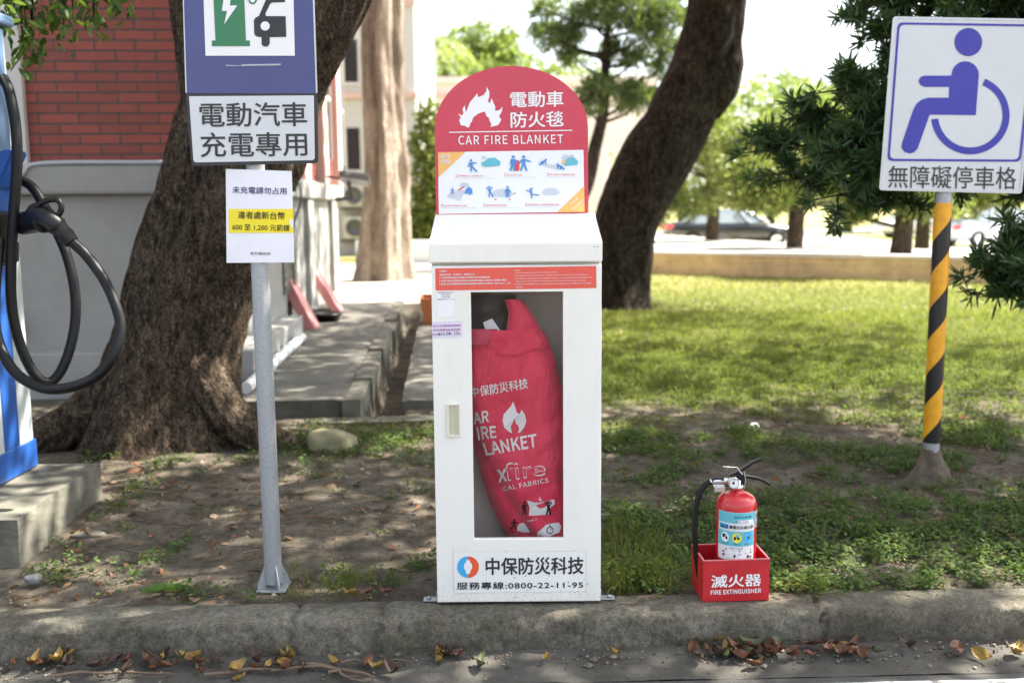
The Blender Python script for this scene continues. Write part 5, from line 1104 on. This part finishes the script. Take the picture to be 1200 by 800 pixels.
# ------------------------------------------------------------------ extinguisher in its red box
XB = Matrix.Translation((.716, 3.618, .006)) @ Matrix.Rotation(rad(3.4), 4, 'Z')
BX = empty('extinguisher_box', XB @ Vector((.127, .09, 0)), 'small open red metal box lettered FIRE EXTINGUISHER on the kerb', 'box')
W_, D_, H_ = .256, .185, .160
mb = MB(); t_ = .004
for a, b_ in (((0, 0, 0), (W_, t_, H_)), ((0, D_-t_, 0), (W_, D_, H_)), ((0, t_, 0), (t_, D_-t_, H_)), ((W_-t_, t_, 0), (W_, D_-t_, H_)), ((t_, t_, 0), (W_-t_, D_-t_, .006))): mb.box(a, b_, .0008, XB)
mb.build('box', M['boxred'], BX)
mb = MB(); e_ = .0065
for a, b_ in (((-.001, -.001, H_+.0003), (W_+.001, e_, H_+.004)), ((-.001, D_-e_, H_+.0003), (W_+.001, D_+.001, H_+.004)), ((-.001, e_, H_+.0003), (e_, D_-e_, H_+.004)), ((W_-e_, e_, H_+.0003), (W_+.001, D_-e_, H_+.004))): mb.box(a, b_, .001, XB)
mb.build('rim', mat('pinkish_red_edge', (.62, .16, .18), .3, var=.3, scale=20), BX)  # rim in a paler, pinker red than the box walls
def boxmap(u, v):                                                    # photo sheet onto the tilted front
    s = (u-822.8)/(902-822.8); z = H_*(1-(v-650.5)/(707-650.5)); return XB @ Vector((W_*s, -.0016, z))
sx4 = dict(sc=4.0, o=(780, 520)); p = Print(boxmap); p.text('滅火器', [(210, 600), (447, 598), (447, 665), (211, 669)], .022, **sx4); p.text('FIRE EXTINGUISHER', [(208, 683), (448, 681), (448, 704), (209, 707)], .035, **sx4); p.build('lettering', M['pw'], BX)

EX = empty('fire_extinguisher', (.857, 3.712, .0125), 'red fire extinguisher with a teal label standing in the red box', 'fire extinguisher')
ec = Vector((.858, 3.712, 0)); er = .0772
hz = lambda v: at(864, v, ec.y-.03).z
zt_ = hz(591)
MB().lathe([(0, .0125), (er*.86, .0125), (er*.97, .02), (er, .035), (er, zt_-.02), (er*.99, zt_), (er*.93, zt_+.016), (er*.78, zt_+.031), (er*.50, zt_+.041), (er*.30, zt_+.044), (er*.30, zt_+.056), (0, zt_+.056)], ec, sides=48).build('cylinder', M['red'], EX)
def cylmap(lift):
    def f(u, v):
        a = math.asin(max(-1, min(1, (u-225)/166))); r = er+lift; return Vector((ec.x+r*math.sin(a), ec.y-r*math.cos(a), hz(540+v/6.667)))
    return f
def strip(p, x0, x1, y0, y1, n=16):
    for i in range(n): a, b_ = x0+(x1-x0)*i/n, x0+(x1-x0)*(i+1)/n; p.poly([(a, y0), (b_, y0), (b_, y1), (a, y1)])
c1 = cylmap(.0008); c2 = cylmap(.0016); c3 = cylmap(.0024)
p = Print(c1); strip(p, 70, 344, 375, 745); lab = p.build('label', M['pwdim'], EX)
p = Print(c2); strip(p, 70, 344, 377, 458); p.build('teal_band', M['teal'], lab); p = Print(c2); strip(p, 70, 344, 520, 634); p.build('teal_band', M['teal'], lab)
p = Print(c3); strip(p, 200, 328, 432, 456, 6); p.disc(113, 568, 25, 38); p.build('white_field', M['pw'], lab)
p = Print(c3); p.disc(197, 568, 36, 38); p.build('yellow_disc', M['yellow'], lab)
p = Print(c3); p.disc(290, 568, 34, 38); strip(p, 78, 132, 468, 506, 4); p.build('blue_disc', M['logoblue'], lab)
p = Print(cylmap(.0032)); p.text('蓄壓式水滅火器', (140, 474, 330, 500), .02); p.text('強化液', (82, 474, 130, 502), .01); p.text('ECO-3-2W 型', (178, 400, 312, 416), .02); p.text('CNS 1387', (186, 437, 290, 452), .0)
p.text('普通火災', (92, 612, 138, 622), 0); p.text('油類火災', (170, 612, 226, 622), 0); p.text('電氣火災', (258, 612, 322, 622), 0); p.text('使用方法及注意', (145, 643, 245, 655), 0)
for (x, y, w_, h_) in ((104, 560, 9, 16), (122, 575, 8, 12), (182, 572, 10, 14), (208, 572, 11, 10), (120, 660, 5, 6), (103, 680, 5, 8), (104, 706, 8, 8), (182, 708, 8, 12), (220, 668, 6, 6), (290, 712, 9, 12), (310, 718, 9, 6), (312, 665, 5, 5), (312, 685, 5, 7), (270, 688, 4, 4)): p.disc(x, y, w_, h_, 10)
p.line([(212, 702), (230, 688)], 4); p.line([(165, 668), (172, 664)], 4); p.poly([(300, 545), (278, 574), (288, 574), (280, 592), (304, 564), (294, 564)]); p.build('lettering', M['black'], lab)
p = Print(c1); strip(p, 348, 389, 378, 508, 8); tg = p.build('side_label', M['grey'], EX)
p = Print(c3); p.text('檢修', (356, 395, 382, 440), 0); p.text('合格', (356, 460, 382, 500), 0); p.build('lettering', M['dgrey'], tg)
Yv = ec.y-.0
pv = lambda u, v, Y=Yv: at(u, v, Y)
vz = zt_+.056
MB().lathe([(0, 0), (.026, 0), (.024, .012), (.017, .015), (.017, .034), (0, .035)], ec+Vector((0, 0, vz+.0005)), sides=20).build('valve', M['chrome'], EX)
gc = pv(859.5, 565, Yv-.032); ga = MB().lathe([(0, 0), (.019, 0), (.019, -.012), (.021, -.014), (.021, .0), (.019, .014), (0, .014)], gc, 'Y', 24).build('pressure_gauge', M['chrome'], EX)
MB().lathe([(0, 0), (.0165, 0)], gc+Vector((0, -.0148, 0)), 'Y', 24).build('dial', M['pw'], ga)
q = Print(lambda u, v: at(u, v, gc.y-.0156)); q.disc(859.5, 566, 1.6, n=10); q.line([(859.5, 565), (861.5, 561.5)], .7); q.build('needle', M['black'], ga)
MB().tube([pv(855, 563), pv(840, 563), pv(832, 564)], [.012, .012, .011], 12).build('hose_coupling', M['chrome'], EX)
hp = [pv(848, 562), pv(840, 562.5), pv(831, 565), pv(822.5, 573), pv(817, 587), pv(814.8, 605), pv(814.3, 625), pv(815.5, 645), pv(818, 665), pv(822, 690)]
MB().tube(smooth_path(hp, 8), .0112, 12).build('hose', M['rubber'], EX)
MB().box(pv(837, 577, Yv-.01), pv(848, 567, Yv+.02), .003).build('hose_clip', M['chrome'], EX)
def flat_lever(pts, w0, h0, name):
    mb = MB(); pth = smooth_path(pts, 5); n = len(pth); V = []
    for i, q in enumerate(pth):
        t = (pth[min(i+1, n-1)]-pth[max(i-1, 0)]).normalized(); up = Vector((0, 1, 0)).cross(t).normalized(); k = 1-.25*i/n
        for a, b_ in ((-1, -1), (1, -1), (1, 1), (-1, 1)): V.append(q+Vector((0, a*w0*k, 0))+up*b_*h0*k)
    return mb.add(V, [(i*4+k, i*4+(k+1) % 4, (i+1)*4+(k+1) % 4, (i+1)*4+k) for i in range(n-1) for k in range(4)]+[(0, 1, 2, 3), tuple(range(4*n-4, 4*n))[::-1]]).build(name, M['plastic'], EX)
flat_lever([pv(866, 556), pv(873, 558), pv(883, 559.5), pv(892, 562), pv(902, 567.5)], .011, .006, 'carry_handle')
flat_lever([pv(855, 557), pv(864, 553), pv(875, 546), pv(884, 540.5), pv(892, 538)], .010, .006, 'squeeze_lever')
MB().box(pv(864, 568, Yv-.012), pv(872, 552, Yv+.012), .003).build('lever_block', M['plastic'], EX)
mb = MB(); mb.tube([pv(847, 546.5, Yv-.014), pv(864, 547.5, Yv-.014), pv(870, 556, Yv-.014)], .0016, 6); mb.tube(smooth_path([pv(872, 552, Yv-.016), pv(873.5, 562, Yv-.02), pv(872, 572, Yv-.02)], 4), .0012, 6); mb.build('safety_pin', M['chrome'], EX)

# ------------------------------------------------------------------ stones, leaves, weeds
def stone(name, c, size, label, m_=None, seed=0, rz=0, group=None, cat='stone'):
    bm = bmesh.new(); bmesh.ops.create_icosphere(bm, subdivisions=4, radius=1)
    for v in bm.verts:
        k = 1+.35*(mnoise.noise(v.co*1.1+Vector((seed*3.1, 0, 0))))+.06*mnoise.noise(v.co*5+Vector((seed, 0, 0)))
        q = v.co*k; q = Vector((math.copysign(abs(q.x)**.85, q.x), math.copysign(abs(q.y)**.85, q.y), math.copysign(abs(q.z)**.8, q.z)))
        v.co = Vector((q.x*size[0], q.y*size[1], q.z*size[2]))
    bm.transform(Matrix.Translation(c) @ Matrix.Rotation(rz, 4, 'Z'))
    return tag(MB().bm(bm, True).build(name, m_ or M['stone']), label, cat, group)
c = gnd(387, 531); stone('boulder', c+Vector((0, .05, .065)), (.145, .10, .075), 'smooth pale boulder on the soil beside the brown tree trunk', mat('sandy_boulder', (.22, .205, .115), .85, var=.3, scale=9, bumps=.3, bscale=30), 2)
c = gnd(103, 630); stone('stone', c+Vector((0, 0, .01)), (.075, .028, .02), 'flat grey stone sliver beside the concrete plinth', None, 5, .1, 'small stones')
c = gnd(39, 681); stone('stone', c+Vector((0, 0, .012)), (.035, .025, .02), 'rounded grey pebble near the kerb at the left edge', mat('grey_pebble', (.16, .16, .155), .8, var=.2, scale=20), 7, 0, 'small stones')
c = gnd(165, 537); stone('stone', c+Vector((0, 0, .015)), (.035, .03, .025), 'small brown stone at the foot of the brown tree', mat('brown_pebble', (.25, .17, .11), .9, var=.3, scale=20), 9, 0, 'small stones')
c = gnd(884, 503); stone('paper_scrap', c+Vector((0, 0, .02)), (.035, .03, .022), 'crumpled white paper scrap lying on the lawn behind the extinguisher', M['pw'], 11, 0, None, 'litter')

def dead_leaf(c, L, W, rz, tilt, curl, m_, label, group, name='fallen_leaf'):
    n, k = 8, 5; V = []
    for i in range(n+1):
        t = i/n; wd = W*math.sin(math.pi*min(.98, .04+t*.95))**.8*.5
        for j in range(k):
            s = (j-(k-1)/2)/((k-1)/2); V.append(Vector((L*(t-.5), wd*s, curl*L*(.55*(2*t-1)**2+.30*abs(s)**1.6)+.006*math.sin(7*t+3*s))))
    R = Matrix.Translation(c) @ Matrix.Rotation(rz, 4, 'Z') @ Matrix.Rotation(tilt, 4, 'X')
    V = [R @ v for v in V]
    return tag(MB().add(V, [(i*k+j, i*k+j+1, (i+1)*k+j+1, (i+1)*k+j) for i in range(n) for j in range(k-1)], True).build(name, M[m_], None, recalc=False), label, 'leaf', group)
lm = [('dead1', 'curled reddish brown dead leaf in the gutter'), ('dead2', 'dark brown dead leaf in the gutter'), ('dead3', 'yellowish dead leaf in the gutter'), ('dead4', 'olive green fallen leaf in the gutter')]
def gutter_leaf(u, v, k, where, big=1.0):
    c = gnd(u, v, RZ+.012); m_, lb_ = lm[k]; L = random.uniform(.045, .085)*big
    dead_leaf(c+Vector((0, 0, random.uniform(.002, .022))), L, L*random.uniform(.4, .6), random.uniform(0, 6.28), random.uniform(-.8, .8), random.uniform(.15, .7), m_, f'{lb_}, {where}', 'fallen leaves in the gutter')
rl = random.Random(5)
for _ in range(34): gutter_leaf(rl.gauss(855, 28), rl.gauss(765, 6), rl.choice([0, 0, 0, 1, 1, 2, 3]), 'in the heap below the red box', 1.1)
for _ in range(16): gutter_leaf(rl.gauss(975, 22), rl.gauss(764, 4), rl.choice([0, 0, 1, 2]), 'in the drift right of the heap')
for _ in range(24): gutter_leaf(rl.uniform(0, 240), rl.gauss(781, 5), rl.choice([0, 0, 0, 1, 1, 1, 2, 3]), 'in the drift at the left edge', 1.05)
for _ in range(19): gutter_leaf(rl.uniform(250, 470), rl.gauss(780, 7), rl.choice([0, 0, 1, 1, 2]), 'in the drift below the galvanised pole')
for _ in range(8): gutter_leaf(rl.uniform(505, 545), rl.gauss(768, 4), rl.choice([0, 0, 1, 2]), 'in the small cluster below the cabinet')
for u, v, k, b_ in ((905, 757, 3, 1.5), (880, 762, 3, 1.4)): gutter_leaf(u, v, k, 'largest in the heap below the red box', b_)
for u, v in ((640, 775), (75, 772), (560, 780), (1030, 768), (930, 770), (1120, 763), (1063, 759), (1190, 765), (720, 771), (190, 776), (1150, 770), (300, 785)): gutter_leaf(u, v, rl.randrange(4), 'lying apart from the drifts')
for u, v, m_, lb_ in ((410, 695, 'dead3', 'yellow orange fallen leaf lying on the kerb left of the cabinet'), (428, 695, 'dead1', 'reddish fallen leaf lying on the kerb left of the cabinet'), (452, 694, 'dead1', 'reddish fallen leaf on the kerb nearest the cabinet')):
    dead_leaf(gnd(u, v, .008)+Vector((0, 0, .004)), .06, .03, random.uniform(-.5, .5), .1, .4, m_, lb_, 'leaves on the kerb')
for u, v, rz, lb_ in ((180, 694, .6, 'broad dark green leaf lying on the soil edge, pointing left'), (203, 692, -.5, 'broad dark green leaf lying on the soil edge, pointing right')):
    dead_leaf(gnd(u, v, .012)+Vector((0, 0, .008)), .10, .055, rz, .3, .25, 'leaf', lb_, 'green leaves on the soil edge')
def stick(a, b_, r, label, wig=.02):
    pts = [Vector(a).lerp(Vector(b_), t)+Vector((rng.normal(), rng.normal(), abs(rng.normal())*.5))*wig*(1 if 0 < t < 1 else 0) for t in np.linspace(0, 1, 6)]
    pth = smooth_path(pts, 4); mb = MB(); mb.tube(pth, list(np.linspace(r, r*.5, len(pth))), 7)
    i = len(pth)//2; mb.tube([pth[i], pth[i]+Vector((.04, -.02, .012))], [r*.6, r*.3], 6)
    return tag(mb.build('twig', M['twig']), label, 'twig', 'dry twigs')
z_ = RZ+.018
for (u0, v0, u1, v1, r, lb_) in ((240, 790, 375, 780, .007, 'dry twig in the gutter below the galvanised pole, longest of the twigs'), (355, 778, 440, 794, .009, 'thick dry twig in the gutter with a forked end'), (400, 776, 482, 775, .005, 'thin dry twig in the gutter just left of the cabinet'), (60, 792, 200, 788, .006, 'dry twig among the leaves at the left edge of the gutter'), (385, 787, 430, 798, .006, 'short broken twig at the bottom of the gutter')):
    stick(gnd(u0, v0, z_), gnd(u1, v1, z_), r, lb_, .01)
stick(gnd(715, 712, .012), gnd(775, 694, .014), .004, 'dark twig on the kerb between the cabinet and the red box', .008)
stick(gnd(1168, 615, .02), gnd(1199, 640, .03), .010, 'pale broken branch on the soil at the right edge', .004)
stick(gnd(285, 648, .015), gnd(345, 640, .02), .005, 'thin twig on the bare soil behind the galvanised pole', .008)

# density of low plants over the plan
def weed_density(x, y):
    n = fbm(x*1.4, y*1.4, 61, 4); n2 = fbm(x*4, y*4, 67, 3)
    right = sstep(.30, .55, x)
    near = (1-sstep(4.5, 5.3, y))*.9*sstep(.30, .42, n2+ .12*sstep(.3,.8,x)); mid = sstep(4.2, 5.0, y)*(1-sstep(7.5, 9, y))*.65*sstep(.51, .60, n*.6+n2*.4); farr = sstep(6.5, 9, y)*sstep(.25, .5, n*.5+n2*.5)
    rt = right*np.maximum(np.maximum(near, mid), farr)
    lf = (1-right)*(.42*sstep(.5, .72, n2*.6+n*.4)+.3*sstep(5.0, 6.6, y)*sstep(-1.9, -1.2, x))
    return np.clip(rt+lf, 0, 1)
def not_blocked(x, y):
    ok = ~((x > -.32) & (x < .36) & (y < 4.0)); ok &= ~((x > .67) & (x < 1.0) & (y < 3.83)); ok &= ~((x < -2.05) & (y < 5.1))
    ok &= np.hypot(x+2.1, y-6.4) > .62; ok &= np.hypot(x-1.55, y-14.6) > .6; ok &= np.hypot(x-2.256, y-5.245) > .15
    rx_ = (x-BO.x)*BT.x+(y-BO.y)*BT.y; ry_ = (x-BO.x)*BD.x+(y-BO.y)*BD.y
    ok &= ~((rx_ < 2.0) & (ry_ > -.55)); ok &= ~((rx_ < .02) & (ry_ > .6))
    return ok
def scatter(n, x0, x1, y0, y1, dens):
    X = rng.uniform(x0, x1, n); Y = rng.uniform(y0, y1, n); k = (rng.random(n) < dens(X, Y)) & not_blocked(X, Y) & (Y > kerb_front(X)+.215) & (np.abs(X) < .62*Y+.4)
    return X[k], Y[k]
def weeds(n, x0, x1, y0, y1, lv, L, rad_, hgt, dens=weed_density):
    X, Y = scatter(n, x0, x1, y0, y1, dens); N = len(X); s = rng.uniform(.6, 1.3, N)
    Xr = np.repeat(X, lv)+rng.normal(size=N*lv)*np.repeat(s, lv)*rad_; Yr = np.repeat(Y, lv)+rng.normal(size=N*lv)*np.repeat(s, lv)*rad_
    p = np.stack([Xr, Yr, ground_z(Xr, Yr)+rng.random(N*lv)*np.repeat(s, lv)*hgt], -1)
    d = unit(np.stack([rng.normal(size=N*lv), rng.normal(size=N*lv), np.abs(rng.normal(size=N*lv))*.55], -1))
    Ls = L*rng.uniform(.6, 1.3, N*lv); return blades(p, d, Ls, Ls*.62, PROF2, .2, np.array([[0, 0, 1.]]))
V, Q = weeds(9500, -2.7, 3.4, 3.7, 6.5, 18, .023, .028, .05)
o = bulk('low_weeds', V, Q, leafmat('clover_leaves', [(.035, .07, .018), (.06, .105, .03), (.11, .145, .045)], .3, .7, .12)); o['kind'] = 'stuff'
V, Q = joinvq([weeds(7500, -1.5, 5, 6.0, 10, 14, .025, .05, .04)])
o = bulk('weeds', V, Q, M['weed']); o['kind'] = 'stuff'
def grass(n, x0, x1, y0, y1, L, W, dens):
    X, Y = scatter(n, x0, x1, y0, y1, dens); N = len(X); p = np.stack([X, Y, ground_z(X, Y)-.004], -1)
    d = np.stack([rng.normal(size=N)*.45, rng.normal(size=N)*.45, np.ones(N)], -1); return blades(p, d, L*rng.uniform(.5, 1.4, N), W, ((0, 1), (.5, .8), (1, .05)), .25)
gd = lambda x, y: np.clip(weed_density(x, y)*(.10+.4*sstep(5.5, 8, y))+.6*sstep(7, 10, y)*(x > 0)+.2*(np.hypot(x-.5, y-3.95) < .35)+.3*(np.hypot(x+.72, y-3.86) < .18)+.12*(np.hypot(x+1.0, y-3.9) < .2), 0, 1)*sstep(-3, -1, x)
V, Q = joinvq([grass(16000, -2.5, 3.2, 3.7, 6.5, .055, .004, gd), grass(60000, -1.3, 9, 6.5, 14, .06, .010, gd), grass(1100, .36, .68, 3.72, 4.5, .09, .004, lambda x, y: .55+0*x), grass(260, -.95, -.55, 3.7, 4.05, .07, .0035, lambda x, y: .4+0*x)])
o = bulk('grass', V, Q, M['grass']); o['kind'] = 'stuff'
V, Q = grass(45000, -1.6, 14, 13, 24, .07, .018, lambda x, y: .85+0*x)
o = bulk('sunlit_tint_lawn', V, Q, leafmat('sunlit_tint_blades', [(.16, .16, .05), (.26, .25, .08), (.36, .32, .12)], .4)); o['kind'] = 'stuff'  # paler yellow blades carry the glare of full sun in their colour
# leaf litter and crumbs of twig over the soil
def litter(n, x0, x1, y0, y1, L):
    X, Y = scatter(n, x0, x1, y0, y1, lambda x, y: .35+.65*(fbm(x*1.7, y*1.7, 71, 3) > .48)); N = len(X)
    p = np.stack([X, Y, ground_z(X, Y)+rng.uniform(.003, .02, N)], -1); d = np.stack([rng.normal(size=N), rng.normal(size=N), rng.normal(size=N)*.25], -1); s = L*rng.uniform(.4, 1.3, N)
    return blades(p, d, s, s*rng.uniform(.3, .6, N), PROF3, .3, np.array([[0, 0, 1.]]))
def crumbs(n, x0, x1, y0, y1):
    X, Y = scatter(n, x0, x1, y0, y1, lambda x, y: .8+0*x); N = len(X); p = np.stack([X, Y, ground_z(X, Y)+.004], -1); d = np.stack([rng.normal(size=N), rng.normal(size=N)*.6, rng.normal(size=N)*.1], -1)
    return blades(p, d, rng.uniform(.02, .13, N), rng.uniform(.003, .006, N), ((0, .7), (.5, 1), (1, .5)), .03)
V, Q = joinvq([litter(3200, -2.7, 3.2, 3.7, 7.5, .032), litter(900, -2.7, 3.2, 3.7, 7, .06), litter(1500, -1.2, 6, 6, 13, .065), crumbs(4200, -2.6, 3.0, 3.7, 7)])
o = bulk('leaf_litter', V, Q, M['litter']); o['kind'] = 'stuff'
# gravel crumbs: pebbles on the bare soil and grit in the gutter
X, Y = scatter(9000, -2.6, 3.0, 3.7, 6.5, lambda x, y: 1-.7*weed_density(x, y)); X2 = rng.uniform(-2.2, 2.3, 1300); Y2 = kerb_front(X2)-np.abs(rng.normal(size=1300))*.09
Xa = np.concatenate([X, X2]); Ya = np.concatenate([Y, Y2]); Za = np.concatenate([ground_z(X, Y), np.full(1300, RZ+.004)+.008*sstep(-.05, .02, Y2-kerb_front(X2))])
N = len(Xa); s = .0034*np.exp(rng.normal(size=N)*.55); oc = np.array([(1, 0, 0), (0, 1, 0), (-1, 0, 0), (0, -1, 0), (0, 0, .7), (0, 0, -.7)], float)
V = (np.stack([Xa, Ya, Za], -1)[:, None]+oc[None]*s[:, None, None]*rng.uniform(.6, 1.4, (N, 6, 1))).reshape(-1, 3)
tri = np.array([(0, 1, 4), (1, 2, 4), (2, 3, 4), (3, 0, 4), (1, 0, 5), (2, 1, 5), (3, 2, 5), (0, 3, 5)]); Q = (tri[None]+np.arange(N)[:, None, None]*6).reshape(-1, 3)
o = bulk('grit', V, Q, leafmat('soil_crumbs', [(.05, .04, .03), (.12, .095, .07), (.17, .14, .105), (.28, .25, .2)], 0, .95, .1)); o['kind'] = 'stuff'
# clumps that stand out
def clump(u, v, n, L, hgt, rad_, name, label, rosette=False, group='weeds growing along the kerb'):
    c = gnd(u, v, .01); p = np.array(c[:])+rng.normal(size=(n, 3))*np.array([rad_, rad_*.7, 0])+np.array([0, 0, 1])*rng.random((n, 1))*hgt
    d = unit(np.stack([rng.normal(size=n), rng.normal(size=n), np.abs(rng.normal(size=n))*.7], -1)); s = L*rng.uniform(.6, 1.3, n)
    lv = blades(p, d, s, s*.6, PROF2, .2, np.array([[0, 0, 1.]])); st_ = blades(np.stack([np.full(n//3, c.x)+rng.normal(size=n//3)*rad_*.5, np.full(n//3, c.y)+rng.normal(size=n//3)*rad_*.4, np.full(n//3, .0)], -1), np.stack([rng.normal(size=n//3)*.3, rng.normal(size=n//3)*.3, np.ones(n//3)], -1), hgt, .003, PROF2, .1)
    V, Q = joinvq([lv, st_]); return tag(bulk(name, V, Q, M['weed']), label, 'weed', group)
clump(402, 688, 150, .022, .085, .045, 'weed_plant', 'bushy green weed on the kerb edge between the galvanised pole and cabinet')
clump(745, 682, 260, .026, .09, .085, 'weed_plant', 'leafy green weed on the kerb edge hard against the cabinet')
clump(145, 622, 26, .022, .05, .03, 'weed_plant', 'tiny pale weed on bare soil beside the plinth')
clump(600+355, 690, 160, .024, .06, .08, 'weed_plant', 'low leafy weed on the kerb edge just right of the red box')
